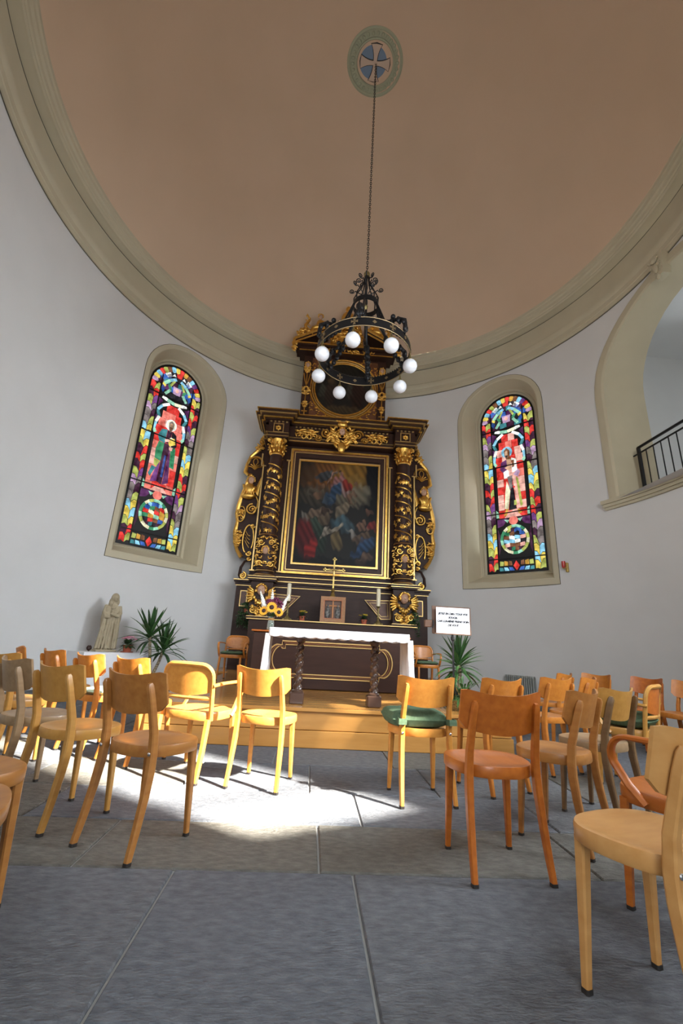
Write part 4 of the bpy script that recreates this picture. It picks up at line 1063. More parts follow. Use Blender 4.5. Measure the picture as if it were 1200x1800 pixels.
for k in range(7): b.ell((.16 * S(R(-60 + 20 * k)), 4.05, 6.50 + .16 * C_(R(-60 + 20 * k))), (.035, .035, .07), 7, 5, R(-60 + 20 * k))
ct = rp(b, 'central_cartouche', 'gold', rt, True); cherub(0, 6.28, 4.06, ct, .9, False)

# main painting
def soft(x, z, cx, cz, rx, rz, k=2.0, ang=0.0):
    dx, dz = x - cx, z - cz; c, s_ = math.cos(ang), math.sin(ang); u, v = (dx * c + dz * s_) / rx, (-dx * s_ + dz * c) / rz
    return np.clip(2.0 - (u * u + v * v) ** (k / 2) * 2.0, 0, 1)
def paint(x, z, strokes, base):
    xo, zo = x, z
    x = xo + .035 * np.sin(13 * zo + 3 * np.sin(9 * xo)) + .018 * np.sin(41 * zo + 23 * xo); z = zo + .014 * np.sin(17 * xo + 5 * np.sin(11 * zo)) + .007 * np.sin(47 * xo - 19 * zo)
    out = np.array(base, float)[None, :] * np.ones((len(x), 1))
    nz_ = .5 + .2 * np.sin(9 * x + 5 * np.sin(13 * z)) * np.sin(17 * z + 4 * np.sin(6 * x))
    for cx, cz, rx, rz, col, al, ang in strokes:
        m_ = (soft(x, z, cx, cz, rx, rz, 2, ang) * al)[:, None]; fold = .78 + .30 * np.sin(((xo - cx) * math.cos(ang + .6) + (zo - cz) * 2.2 * math.sin(ang + .6)) * 46 + 3 * np.sin(8 * zo + 5 * xo)) + .25 * (zo - cz) / rz
        out = out * (1 - m_) + np.array(col)[None, :] * m_ * .66 * np.clip(fold, .25, 1.5)[:, None]
    edge_ = np.clip(1.25 - .55 * np.abs(xo) ** 3 - .5 * np.abs(2 * zo - 1) ** 4, 0, 1)
    return out * edge_[:, None]
def canvas(name, x0, x1, z0_, z1_, y, nx, nz_, fn, parent, mask=None):
    b = MB(); V = []
    for j in range(nz_ + 1):
        for i in range(nx + 1): V.append((x0 + (x1 - x0) * i / nx, y, z0_ + (z1_ - z0_) * j / nz_))
    F = [(j * (nx + 1) + i, j * (nx + 1) + i + 1, (j + 1) * (nx + 1) + i + 1, (j + 1) * (nx + 1) + i) for j in range(nz_) for i in range(nx)]
    if mask: F = [q for q in F if mask(*[sum(V[i][k] for i in q) / 4 for k in (0, 2)])]
    b.add(V, F); o = rp(b, name, 'oil_paint', parent)
    v = np.array(V); x = (v[:, 0] - x0) / (x1 - x0) * 2 - 1; z = (v[:, 2] - z0_) / (z1_ - z0_)
    col = np.clip(fn(x, z), 0, 1); at = o.data.color_attributes.new('Col', 'FLOAT_COLOR', 'POINT')
    at.data.foreach_set('color', np.concatenate([col, np.ones((len(col), 1))], 1).astype(np.float32).ravel()); return o
Dk = (.006, .006, .007)
STR = [(-.2, .86, 1.0, .18, (.20, .075, .015), .9, 0), (.35, .88, .55, .20, (.27, .135, .02), 1, 0), (.45, .75, .35, .16, (.24, .14, .03), .8, 0), (.9, .85, .28, .5, Dk, 1, 0), (-.85, .9, .35, .14, (.07, .04, .02), .8, 0),
       (-.4, .65, .8, .12, (.07, .055, .035), .7, 0), (.35, .66, .5, .11, (.16, .14, .095), .8, 0), (.55, .70, .28, .10, (.20, .175, .12), .7, .2), (-.55, .68, .25, .06, (.13, .105, .07), .7, 0),
       (-.35, .86, .28, .05, (.035, .05, .06), .9, .1), (-.2, .88, .15, .03, (.09, .10, .10), .7, .3), (.02, .80, .22, .085, (.30, .13, .12), 1, .3), (.08, .74, .20, .06, (.34, .22, .20), .9, -.3), (-.12, .68, .24, .10, (.03, .06, .11), 1, .5),
       (.22, .78, .16, .06, (.28, .03, .02), 1, -.2), (.02, .90, .075, .036, (.24, .15, .09), 1, 0), (.02, .925, .085, .02, (.07, .035, .02), .9, 0), (-.2, .82, .16, .022, (.28, .15, .11), .9, .9),
       (-.45, .74, .10, .045, (.15, .075, .035), .9, 0), (-.62, .72, .16, .04, (.10, .075, .05), .7, .5), (-.55, .66, .12, .05, (.17, .09, .05), .8, 0), (-.25, .62, .14, .04, (.05, .08, .11), .8, 0), (.28, .66, .11, .045, (.19, .10, .06), .9, 0), (.42, .69, .09, .035, (.19, .11, .07), .9, 0), (.33, .61, .1, .03, (.16, .09, .05), .8, 0), (.45, .80, .09, .035, (.15, .08, .05), .8, 0),
       (.12, .53, .22, .07, (.22, .17, .11), .8, .2), (.05, .48, .15, .06, (.19, .15, .10), .6, 0), (.12, .40, .26, .085, (.06, .115, .14), .9, 0), (.3, .36, .22, .07, (.05, .09, .11), .7, 0),
       (-.5, .48, .38, .055, (.19, .13, .085), .9, .1), (-.78, .43, .14, .05, (.18, .16, .13), .9, -.5), (-.3, .50, .1, .045, (.05, .03, .02), 1, 0), (-.28, .42, .16, .07, (.13, .09, .055), .9, 0), (-.55, .36, .2, .08, (.045, .075, .05), .8, 0),
       (-.75, .25, .26, .20, (.13, .012, .012), .95, 0), (-.62, .10, .2, .10, (.30, .018, .015), .9, .7), (-.35, .22, .14, .14, (.025, .045, .03), .9, 0), (-.05, .33, .30, .035, (.28, .24, .18), 1, .2), (-.3, .29, .16, .03, (.26, .22, .17), .9, .4), (.02, .22, .14, .10, (.16, .115, .05), .95, 0),
       (.62, .38, .1, .04, (.20, .11, .07), .9, 0), (.78, .36, .1, .04, (.22, .12, .08), .9, 0), (.68, .43, .07, .03, (.19, .11, .07), .9, 0), (.9, .39, .14, .05, (.26, .03, .025), .9, 0), (.82, .52, .09, .035, (.16, .08, .05), .7, 0), (.45, .29, .2, .035, (.25, .23, .20), .9, -.3), (.65, .27, .26, .06, (.12, .075, .045), .9, .1),
       (.72, .20, .26, .08, (.03, .075, .16), .95, .3), (.5, .13, .16, .05, (.025, .06, .13), .9, .6), (.68, .06, .25, .06, (.17, .10, .065), .8, .2), (.0, .03, 1.2, .05, Dk, .7, 0)]
b = ringframe(-1.28, 1.28, 2.60, 5.90, .05, 4.46, 4.56); pf = rp(b, 'painting_frame', 'gold')
rp(ringframe(-1.23, 1.23, 2.65, 5.85, .035, 4.50, 4.56), 'inner_moulding', 'altar_red', pf)
rp(ringframe(-1.195, 1.195, 2.685, 5.815, .02, 4.48, 4.56), 'gilt_line', 'gold_pale', pf)
rp(ringframe(-1.175, 1.175, 2.70, 5.80, .12, 4.51, 4.56), 'dark_border', 'altar_brown', pf)
rp(ringframe(-1.07, 1.07, 2.83, 5.62, .028, 4.48, 4.54), 'gilt_line', 'gold_pale', pf)
rp(ringframe(-1.04, 1.04, 2.86, 5.59, .016, 4.50, 4.54), 'gilt_line', 'gold', pf)
canvas('painting', -1.03, 1.03, 2.87, 5.58, 4.53, 140, 184, lambda x, z: paint(x, z, STR, (.012, .011, .010)), pf)['label'] = 'dark oil painting of a robed woman rising on clouds above kneeling figures'
b = MB(); b.box(0, 4.45, 2.47, 2.74, .10, .02); b.box(0, 4.44, 2.40, 2.7, .12, .10); rp(b, 'painting_ledge', 'altar_brown')
b = MB(); b.box(0, 4.39, 2.485, 2.76, .02, .016); b.box(0, 4.37, 2.35, 2.72, .02, .012); rp(b, 'gilt_line', 'gold_pale')

# upper storey with the round painting
UC = 7.90
b = MB(); b.box(0, 4.80, 7.75, 2.36, .38, 2.34); up = rp(b, 'upper_body', 'altar_brown')
b = MB(); b.box(0, 4.66, 6.70, 2.5, .42, .07); b.box(0, 4.64, 6.755, 2.56, .46, .02); rp(b, 'upper_plinth', 'altar_brown', up)
for r_, t_, m in ((.955, .03, 'gold'), (.89, .02, 'gold_pale'), (.835, .028, 'gold')):
    b = MB().tube([(r_ * S(a), 4.585, UC + r_ * C_(a)) for a in np.linspace(0, 2 * PI, 56, endpoint=False)], t_, 8, True, up=(0, 1, 0)); rp(b, 'round_frame', m, up, True)
canvas('round_painting', -.85, .85, UC - .85, UC + .85, 4.595, 60, 60, lambda x, z: paint(x, z, [(-.45, .62, .14, .10, (.13, .075, .04), .9, 0), (-.45, .40, .20, .26, (.055, .035, .025), .9, 0), (-.43, .66, .2, .12, (.09, .065, .03), .4, 0), (-.7, .45, .14, .16, (.10, .10, .07), .6, 0), (.45, .42, .28, .34, (.04, .018, .012), .9, 0), (.62, .62, .1, .08, (.12, .07, .04), .8, 0), (.2, .5, .12, .2, (.09, .085, .06), .6, 0), (0, .08, .9, .12, (.10, .065, .03), .7, 0), (.0, .9, .9, .15, (.03, .025, .015), .6, 0)], (.014, .012, .010)), up,
       mask=lambda x, z: math.hypot(x, z - UC) < .845)['label'] = 'dark round painting with standing figures'
for sx in (-1, 1):
    for sz in (-1, 1):
        b = MB(); pts = [(sx * .93, UC + sz * .93)] + [(sx * .93 * S(a) * .96, UC + sz * .93 * C_(a) * .96) for a in np.linspace(R(32), R(58), 7)]
        pts = [(sx * .94, UC + sz * .94)] + [(sx * .985 * S(a), UC + sz * .985 * C_(a)) for a in np.linspace(R(17.4), R(72.6), 9)]
        sp_ = rp(MB().prism([(x, z) for x, z in pts], 4.575, 4.61), 'spandrel', 'altar_red', up); rn = random.Random(5)
        for k in range(24):
            a = R(rn.uniform(28, 62)); q = rn.uniform(1.0, 1.18); b.ell((sx * q * S(a), 4.57, UC + sz * q * C_(a)), (.035, .02, .02), 6, 4, rn.uniform(-1, 1))
        rp(b, 'gilt_leaf_carving', 'gold', sp_, True)
    b = MB(); b.box(sx * 1.06, 4.56, 7.78, .22, .10, 1.95); pl = rp(b, 'pilaster', 'altar_brown', up)
    b = MB(); relief(b, sx * 1.06, 8.40, .10, .12, 4.50, 41, 12, .03); relief(b, sx * 1.06, 7.70, .10, .14, 4.50, 42, 14, .032); relief(b, sx * 1.06, 7.28, .07, .10, 4.50, 43, 10, .026)
    for k in range(3): b.tube([(sx * 1.06 + .09 * (k - 1), 4.49, 8.25), (sx * 1.06 + .05 * (k - 1), 4.49, 8.02), (sx * 1.06, 4.49, 7.86)], .016, 6)
    b.tube([(sx * 1.06, 4.49, 7.6), (sx * 1.06, 4.49, 6.86)], .018, 6); b.box(sx * 1.06, 4.49, 7.05, .16, .03, .03); b.box(sx * 1.06, 4.49, 6.86, .14, .05, .05)
    rp(b, 'gilt_pendant', 'gold', pl, True); cherub(sx * 1.06, 8.52, 4.49, pl, .75, False)
UP = .20
def rp(b, name, m, parent=rt, smooth=False): return b.build(name, m, parent, smooth, Z0 - UP)
b = MB(); b.box(0, 4.62, 8.78, 2.66, .50, .12); b.box(0, 4.58, 8.88, 2.86, .60, .06); ue = rp(b, 'upper_entablature', 'altar_brown', rt)
b = MB(); b.box(0, 4.36, 8.73, 2.66, .03, .02); b.box(0, 4.27, 8.90, 2.9, .03, .03); relief(b, 0, 8.79, .85, .05, 4.36, 44, 26, .03); rp(b, 'gilt_frieze', 'gold', ue, True)
for sx in (-1, 1):
    b = MB(); b.prism([(sx * 1.45, 8.92), (sx * .55, 9.42), (sx * .50, 9.54), (sx * 1.47, 9.02)], 4.30, 4.8); pd = rp(b, 'raking_cornice', 'altar_brown', ue)
    b = MB(); b.tube([(sx * 1.48, 4.28, 9.03), (sx * .48, 4.28, 9.57)], .04, 6, up=(0, 1, 0)); b.tube([(sx * 1.44, 4.29, 8.93), (sx * .54, 4.29, 9.42)], .025, 6, up=(0, 1, 0))
    relief(b, sx * 1.20, 9.28, .22, .12, 4.35, 51, 16, .045); b.tube([(sx * 1.15, 4.4, 9.35), (sx * 1.22, 4.4, 9.60), (sx * 1.12, 4.4, 9.80), (sx * 1.20, 4.4, 10.0)], [.06, .05, .04, .015], 7)
    for k in range(7): b.ell((sx * (1.17 + .05 * S(k * 2.2)), 4.38, 9.45 + k * .075), (.05, .03, .02), 6, 4, .8 * (-1) ** k)
    b.box(sx * 1.49, 4.35, 8.9, .07, .2, .24); relief(b, sx * 1.47, 8.78, .05, .16, 4.3, 52, 12, .035); rp(b, 'gilt_leafwork', 'gold', pd, True)
    # putto sitting on the cornice
    b = MB().ell((sx * .80, 4.36, 9.62), (.12, .10, .17), 10, 8); b.ell((sx * .86, 4.30, 9.48), (.17, .09, .08), 10, 7, sx * .4); b.ell((sx * 1.0, 4.30, 9.38), (.05, .05, .13), 8, 6); b.ell((sx * .68, 4.30, 9.62), (.04, .04, .14), 8, 6, sx * .7)
    pu = rp(b, 'angel', 'gold', ue, True); cherub(sx * .80, 9.87, 4.33, pu, .75, False)
b = MB(); relief(b, 0, 9.35, .42, .38, 4.42, 61, 54, .055)
for s2 in (-1, 1): spiral(b, s2 * .32, 9.20, .19, 4.36, 1.7, 0, s2, .035); spiral(b, s2 * .26, 9.62, .14, 4.36, 1.6, PI, -s2, .03)
b.ell((0, 4.36, 9.92), (.20, .13, .24), 12, 9); b.ell((0, 4.36, 10.22), (.09, .08, .14), 9, 7); b.prism([(-.5, 8.92), (.5, 8.92), (.42, 9.7), (.0, 9.9), (-.42, 9.7)], 4.5, 4.8)
rp(b, 'crowning_cartouche', 'gold', ue, True)

def rp(b, name, m, parent=rt, smooth=False): return b.build(name, m, parent, smooth, Z0)
# carved side wings
for sx in (-1, 1):
    ol = [(1.97, 6.2), (2.06, 6.28), (2.13, 6.20), (2.11, 6.02), (2.20, 5.86), (2.36, 5.68), (2.44, 5.45), (2.46, 5.22), (2.38, 5.15), (2.30, 5.17), (2.36, 5.02), (2.40, 4.86), (2.47, 4.60), (2.52, 4.30),
          (2.55, 4.08), (2.50, 3.86), (2.53, 3.60), (2.51, 3.34), (2.42, 3.12), (2.30, 2.96), (2.16, 2.93), (2.04, 2.90), (1.97, 3.2)]
    b = MB().prism([(sx * x, z) for x, z in ol], 4.70, 4.78); wg = rp(b, 'carved_wing', 'altar_brown')
    b = MB(); rim_ = [(sx * x, 4.70, z) for x, z in ol[1:20]]; b.tube(rim_, [.045 if k % 3 else .06 for k in range(len(rim_))], 7, up=(0, 1, 0))
    spiral(b, sx * 2.10, 6.12, .10, 4.66, 1.6, PI / 2, sx, .026)
    # shell
    for k in range(6):
        a = R(-60 + 24 * k); b.tube([(sx * 2.22, 4.66, 5.30), (sx * 2.22 + .10 * S(a), 4.64, 5.30 + .12 * C_(a)), (sx * 2.22 + .20 * S(a), 4.66, 5.30 + .17 * C_(a))], .014, 5)
    b.tube([(sx * 2.22 + .22 * S(a), 4.66, 5.42 + .24 * C_(a)) for a in np.linspace(R(-105), R(105), 16)], .028, 6, up=(0, 1, 0))
    b.tube([(sx * 2.22 + .06 * S(a), 4.66, 5.52 + .09 * C_(a)) for a in np.linspace(R(-150), R(150), 14)], .014, 6, up=(0, 1, 0))
    # scrolls below the bust
    spiral(b, sx * 2.17, 4.20, .15, 4.66, 1.8, PI / 2, -sx, .026); b.tube([(sx * 2.10, 4.66, 4.55), (sx * 2.04, 4.66, 4.42), (sx * 2.05, 4.66, 4.26), (sx * 2.14, 4.66, 4.08)], .022, 6)
    b.tube([(sx * 2.43 + .10 * S(a), 4.66, 4.06 + .20 * C_(a)) for a in np.linspace(R(-20), R(250) , 16)], .018, 6, up=(0, 1, 0))
    for k in range(3): b.tube([(sx * (2.42 + .02 * k), 4.66, 4.12 - .05 * k), (sx * (2.35 + .03 * k), 4.65, 4.02 - .05 * k), (sx * (2.37 + .03 * k), 4.66, 3.92)], .010, 5)
    b.tube([(sx * 2.18 + .13 * S(a), 4.66, 3.42 + .36 * C_(a)) for a in np.linspace(R(-160), R(130), 20)], .020, 6, up=(0, 1, 0)); spiral(b, sx * 2.10, 3.76, .06, 4.66, 1.4, 0, sx, .022); spiral(b, sx * 2.12, 3.06, .07, 4.66, 1.4, PI, -sx, .022)
    for k in range(4): b.tube([(sx * (2.26), 4.66, 3.62 - .08 * k), (sx * 2.20, 4.65, 3.52 - .08 * k), (sx * 2.14, 4.66, 3.50 - .10 * k)], .010, 5)
    relief(b, sx * 2.44, 3.42, .07, .26, 4.66, 71, 26, .034); relief(b, sx * 2.44, 4.10, .06, .12, 4.66, 72, 10, .03); relief(b, sx * 2.15, 5.95, .08, .10, 4.66, 73, 10, .032)
    rp(b, 'gilt_scrollwork', 'gold', wg, True)
    # winged bust
    b = MB().ell((sx * 2.28, 4.62, 4.72), (.15, .10, .17), 12, 8); b.ell((sx * 2.30, 4.62, 4.55), (.19, .09, .10), 12, 8); b.ell((sx * 2.40, 4.60, 4.74), (.05, .05, .13), 8, 6, sx * .5); b.ell((sx * 2.20, 4.58, 4.70), (.045, .05, .13), 8, 6, -sx * .6)
    for k in range(7): b.ell((sx * (2.10 - .012 * k), 4.66, 4.66 + .055 * k), (.035, .025, .11), 7, 5, sx * (.5 - .1 * k))
    for k in range(5): b.ell((sx * (2.28 + .05 * (k - 2)), 4.55, 4.68), (.015, .02, .14), 6, 5, .12 * (k - 2))
    bu = rp(b, 'winged_bust', 'gold', wg, True); cherub(sx * 2.27, 4.98, 4.62, bu, .95, False)
    # open bracket at the foot
    b = MB().tube([(sx * 2.06, 4.68, 2.90), (sx * 2.20, 4.68, 2.86), (sx * 2.28, 4.68, 2.70), (sx * 2.29, 4.68, 2.52), (sx * 2.22, 4.68, 2.40)], [.035, .03, .035, .045, .05], 7, up=(0, 1, 0))
    b.tube([(sx * 2.00, 4.70, 2.95), (sx * 2.01, 4.70, 2.7), (sx * 2.03, 4.70, 2.40)], .05, 6); rp(b, 'foot_bracket', 'altar_brown', wg, True)
    rp(spiral(MB(), sx * 2.20, 2.50, .085, 4.63, 1.6, PI / 2, sx, .024), 'gilt_volute', 'gold', wg, True); rp(spiral(MB(), sx * 2.10, 2.92, .05, 4.63, 1.4, 0, sx, .022), 'gilt_volute', 'gold', wg, True)

# ================================================================== CHANDELIER
ch = athing('ring_chandelier', 'black wrought-iron ring chandelier with eight white globes, hanging before the altar', 'chandelier', .06, 0, 5.10)
CZ = 5.10
def cp(b, name, m, parent=ch, smooth=False): return b.build(name, m, parent, smooth, CZ)
RR = .755; ZR = 5.57
b = MB().lathe([(RR, ZR - .075), (RR + .006, ZR - .075), (RR + .006, ZR + .075), (RR - .006, ZR + .075), (RR - .006, ZR - .075), (RR, ZR - .075)], 72); rg = cp(b, 'ring_band', 'iron', ch, .5)
for z in (ZR - .076, ZR + .076): cp(MB().tube([((RR + .004) * S(a), (RR + .004) * C_(a), z) for a in np.linspace(0, 2 * PI, 72, endpoint=False)], .008, 6, True), 'gilt_rim', 'iron_gold', rg)
cb = MB()
for k in range(96):
    a = 2 * PI * k / 96; cb.ell((RR * S(a), RR * C_(a), ZR + .086), (.013, .013, .011), 6, 4)
stuff(cp(cb, 'beading', 'iron', rg))
crs = MB(); 
for q in range(4):
    crs.prism([(x * C_(q * PI / 2) - z * S(q * PI / 2), x * S(q * PI / 2) + z * C_(q * PI / 2)) for x, z in ((-.009, 0), (.009, 0), (.014, .035), (.024, .052), (-.024, .052), (-.014, .035))], -.004, .004)
crm = crs.mesh('cross_mount'); crm.materials.append(MATS['iron_gold'])
dia = MB().prism([(0, -.03), (.035, 0), (0, .03), (-.035, 0)], -.004, .004).mesh('diamond_mount'); dia.materials.append(MATS['iron_gold'])
for k in range(16):
    a = 2 * PI * (k + .5) / 16 + .1
    for rr_ in (RR + .011, RR - .011):
        link_copy(crm if k % 2 == 0 else dia, 'cross_mount' if k % 2 == 0 else 'diamond_mount', None, rg, (rr_ * S(a), rr_ * C_(a), ZR - CZ), (0, 0, -a))
gm_ = MB().ell((0, 0, 0), (.114, .114, .114), 24, 16).mesh('globe'); gm_.materials.append(MATS['globe']); smooth_mesh(gm_, 1.5)
for k in range(8):
    a = R(18.0 + 45 * k); x, y = RR * S(a), RR * C_(a)
    b = MB().lathe([(.0, .10), (.012, .10), (.016, .05), (.03, .03), (.045, .0), (.04, -.008), (.0, -.008)], 12, (x, y, 5.25 + .115)); b.tube([(x, y, 5.25 + .2), (x, y, ZR - .06)], .008, 6)
    hd = cp(b, 'lamp_holder', 'dull_brass', ch, .6); link_copy(gm_, 'globe', None, hd, (x, y, 5.25 - CZ))
    # curled arm from the ring to the crown
for k in range(6):
    a = R(12 + 60 * k); ca, sa = C_(a), S(a)
    prof_ = [(RR, ZR + .05), (RR + .03, ZR + .17), (RR + .01, ZR + .30), (RR - .09, ZR + .38), (RR - .22, ZR + .40), (RR - .36, ZR + .47), (.30, ZR + .62), (.235, ZR + .86), (.20, ZR + .98)]
    b = MB().tube([(r_ * sa, r_ * ca, z) for r_, z in prof_], [.028, .034, .040, .032, .022, .022, .022, .018, .015], 7)
    arm = cp(b, 'scroll_arm', 'iron', ch, True)
    b = MB()
    for t, (r_, z) in enumerate(prof_[1:6]):
        for s2 in (-1, 1): b.ell((r_ * sa + s2 * .022 * ca, r_ * ca - s2 * .022 * sa, z - .03), (.034, .034, .06), 7, 5)
    stuff(cp(b, 'leafwork', 'iron', arm, True))
    b = MB().ell(((RR - .20) * sa, (RR - .20) * ca, ZR + .475), (.042, .042, .042), 9, 7); b.tube([((RR - .20) * sa, (RR - .20) * ca, ZR + .40), ((RR - .20) * sa, (RR - .20) * ca, ZR + .45)], .01, 5)
    cp(b, 'ball', 'iron', arm, True)
    # straight stay down to the lower leafwork
    b = MB().tube([((RR - .01) * sa, (RR - .01) * ca, ZR - .03), (.45 * sa, .45 * ca, ZR + .33), (.22 * sa, .22 * ca, ZR + .95)], .016, 6)
    for t in np.linspace(.1, .6, 5):
        r_ = RR - .5 * t; b.ell((r_ * sa, r_ * ca, ZR - .01 + .55 * t), (.042, .042, .055), 7, 5)
    cp(b, 'leafy_stay', 'iron', ch, True)
cp(MB().lathe([(.205, ZR + .93), (.215, ZR + .93), (.215, ZR + 1.03), (.205, ZR + 1.03), (.205, ZR + .93)], 32), 'crown_ring', 'iron', ch, .5)
for k in range(8):
    a = R(45 * k + 10); ca, sa = C_(a), S(a)
    pf_ = [(.205, ZR + 1.02), (.21, ZR + 1.15), (.15, ZR + 1.28), (.09, ZR + 1.36), (.05, ZR + 1.5), (.03, ZR + 1.62)]
    cr = cp(MB().tube([(r_ * sa, r_ * ca, z) for r_, z in pf_], .011, 6), 'crown_rib', 'iron', ch, True)
    for zc_, r0_, rad_ in ((ZR + 1.50, .09, .055), (ZR + 1.26, .20, .05)):
        pts = []
        for t in np.linspace(0, 1, 16):
            an = PI + t * 1.5 * 2 * PI; q = rad_ * (1 - .75 * t); rr_ = r0_ + .05 + q * C_(an); pts.append((rr_ * sa, rr_ * ca, zc_ + .05 + q * S(an)))
        cp(MB().tube([(.05 * sa, .05 * ca, zc_ - .05)] + pts, .009, 5), 'crown_scroll', 'iron', cr, True)
cp(MB().tube([(0, 0, ZR + .2), (0, 0, ZR + 1.7)], .010, 6), 'centre_rod', 'iron')
b = MB().lathe([(0, ZR + .90), (.03, ZR + .93), (.04, ZR + .97), (.015, ZR + 1.0), (.0, ZR + 1.0)], 12); b.lathe([(0, ZR + 1.60), (.05, ZR + 1.63), (.055, ZR + 1.68), (.03, ZR + 1.72), (0, ZR + 1.74)], 12); cp(b, 'finial', 'dull_brass', ch, True)
b = MB(); zc_ = ZR + 1.74; k = 0
while zc_ < 13.02:
    pts = []
    for t in range(10):
        a = 2 * PI * t / 10; u, v = .018 * C_(a), .036 * S(a); pts.append((u, 0, zc_ + .03 + v) if k % 2 else (0, u, zc_ + .03 + v))
    b.tube(pts, .0055, 4, True); zc_ += .054; k += 1
stuff(cp(b, 'chain', 'iron'))

# ================================================================== THINGS ON THE GRADINE AND BLOCK
GZ = 1.466
def candlestick(label_s, label_c, x):
    t = athing('candlestick', label_s, 'candlestick', x, 3.80, GZ, 0, 'altar candlesticks')
    b = MB().lathe([(.0, 0), (.088, 0), (.085, .02), (.05, .07), (.025, .10), (.02, .13), (.032, .15), (.02, .18), (.018, .30), (.028, .33), (.018, .36), (.03, .385), (.055, .40), (.052, .41), (.0, .41)], 16); b.build('stem', 'dull_brass', t, True)
    foot = MB().ell((0, 0, 0), (.03, .04, .022), 8, 5).mesh('foot'); foot.materials.append(MATS['dull_brass'])
    for k in range(3): a = 2 * PI * k / 3; link_copy(foot, 'foot', None, t, (.085 * S(a), .085 * C_(a), .016), (0, 0, -a))
    c = athing('altar_candle', label_c, 'candle', x, 3.80, GZ + .41, 0, 'altar candles')
    MB().lathe([(0, 0), (.045, 0), (.045, .38), (.040, .388), (.0, .383)], 18).build('wax', 'wax', c, .6); MB().tube([(0, 0, .38), (.002, 0, .405)], .003, 5).build('wick', 'ink', c)
candlestick('brass candlestick left of the framed icon', 'thick cream candle on the left candlestick', -1.04)
candlestick('brass candlestick right of the framed icon', 'thick cream candle on the right candlestick', .97)
t = athing('framed_icon', 'wooden framed panel with a cross between two grey relief figures', 'icon', -.045, 3.80, GZ)
fr = ringframe(-.275, .275, 0, .56, .075, -.045, .045).build('frame', 'wood_brown', t)
ringframe(-.205, .205, .07, .49, .02, -.05, .03).build('inner_frame', 'wood_red', fr)
MB().box(0, .02, .28, .42, .03, .44).build('panel', 'desk_brown', t)
b = MB(); b.box(0, -.012, .29, .03, .02, .38); b.box(0, -.012, .36, .30, .02, .025); b.build('cross', 'wood_orange', t)
for sx in (-1, 1):
    b = MB().ell((sx * .11, -.005, .20), (.06, .025, .13), 10, 8); b.ell((sx * .11, -.012, .345), (.03, .025, .038), 8, 6); b.build('relief_figure', 'icon_relief', t, True)
t = athing('altar_cross', 'gilt brass crucifix with trefoil ends standing behind the framed icon', 'crucifix', -.055, 4.02, GZ)
b = MB().lathe([(.13, 0), (.12, .03), (.06, .10), (.035, .2), (.05, .24), (.03, .3), (.03, .40), (.06, .44), (.11, .52), (.06, .60), (.03, .68), (.045, .72), (.02, .78)], 14); b.build('stem', 'brass', t, True)
b = MB(); b.box(0, 0, 1.10, .034, .02, .68); b.box(0, 0, 1.20, .40, .02, .034)
for x, z in ((-.21, 1.20), (.21, 1.20), (0, 1.45)):
    for dx, dz in ((0, .03), (.03, 0), (-.03, 0), (0, -.03)): b.ell((x + dx, 0, z + dz), (.024, .014, .024), 8, 5)
cr = b.build('cross', 'brass', t)
b = MB().ell((0, -.02, 1.12), (.022, .014, .09), 8, 6); b.ell((0, -.022, 1.235), (.018, .016, .022), 8, 6); b.tube([(-.13, -.018, 1.225), (0, -.02, 1.185), (.13, -.018, 1.225)], .010, 6); b.build('corpus', 'gold_pale', cr, True)

def flower_pot(name, label, x, y, z, r, h, foliage, petals, pm, seed, rz=0.0, cat='flowers', pot='terracotta', fr_=1.0, group=None):
    t = athing(name, label, cat, x, y, z, rz, group)
    MB().lathe([(0, 0), (r * .75, 0), (r, h * .85), (r * 1.08, h * .86), (r * 1.08, h), (r * .9, h), (r * .85, h * .9), (0, h * .9)], 16).build('pot', pot, t, .6)
    rn = random.Random(seed); b = MB()
    for i in range(foliage):
        a = rn.uniform(0, 2 * PI); e = rn.uniform(-.2, 1.3); d = Vector((C_(a) * C_(e), S(a) * C_(e), S(e))); b.leaf(Vector((0, 0, h)) + d * r * .3, d, (0, 0, 1), r * fr_ * rn.uniform(1.2, 1.9), r * .7, 3, .25)
    stuff(b.build('foliage', 'leaf_ivy', t))
    for j, m in enumerate(pm):
        b = MB()
        for i in range(petals):
            a = rn.uniform(0, 2 * PI); q = r * fr_ * 1.5 * math.sqrt(rn.uniform(0, 1)); zz = h + r * fr_ * (1.75 - .5 * (q / (r * 1.5)) ** 2) + rn.uniform(-.01, .01); s_ = r * .26
            for k in range(5): aa = 2 * PI * k / 5 + a; b.ell((q * C_(a) + s_ * .8 * C_(aa), q * S(a) + s_ * .8 * S(aa), zz), (s_ * .6, s_ * .6, s_ * .35), 6, 4)
        stuff(b.build('blossoms', m, t))
    return t
flower_pot('yellow_flower_pot', 'small pot of yellow flowers left of the framed icon', -.71, 3.80, GZ, .068, .10, 46, 14, ['petal_yellow'], 1, group='yellow flower pots')
flower_pot('yellow_flower_pot', 'small pot of yellow flowers right of the framed icon', .66, 3.80, GZ, .068, .10, 46, 14, ['petal_yellow'], 2, group='yellow flower pots')

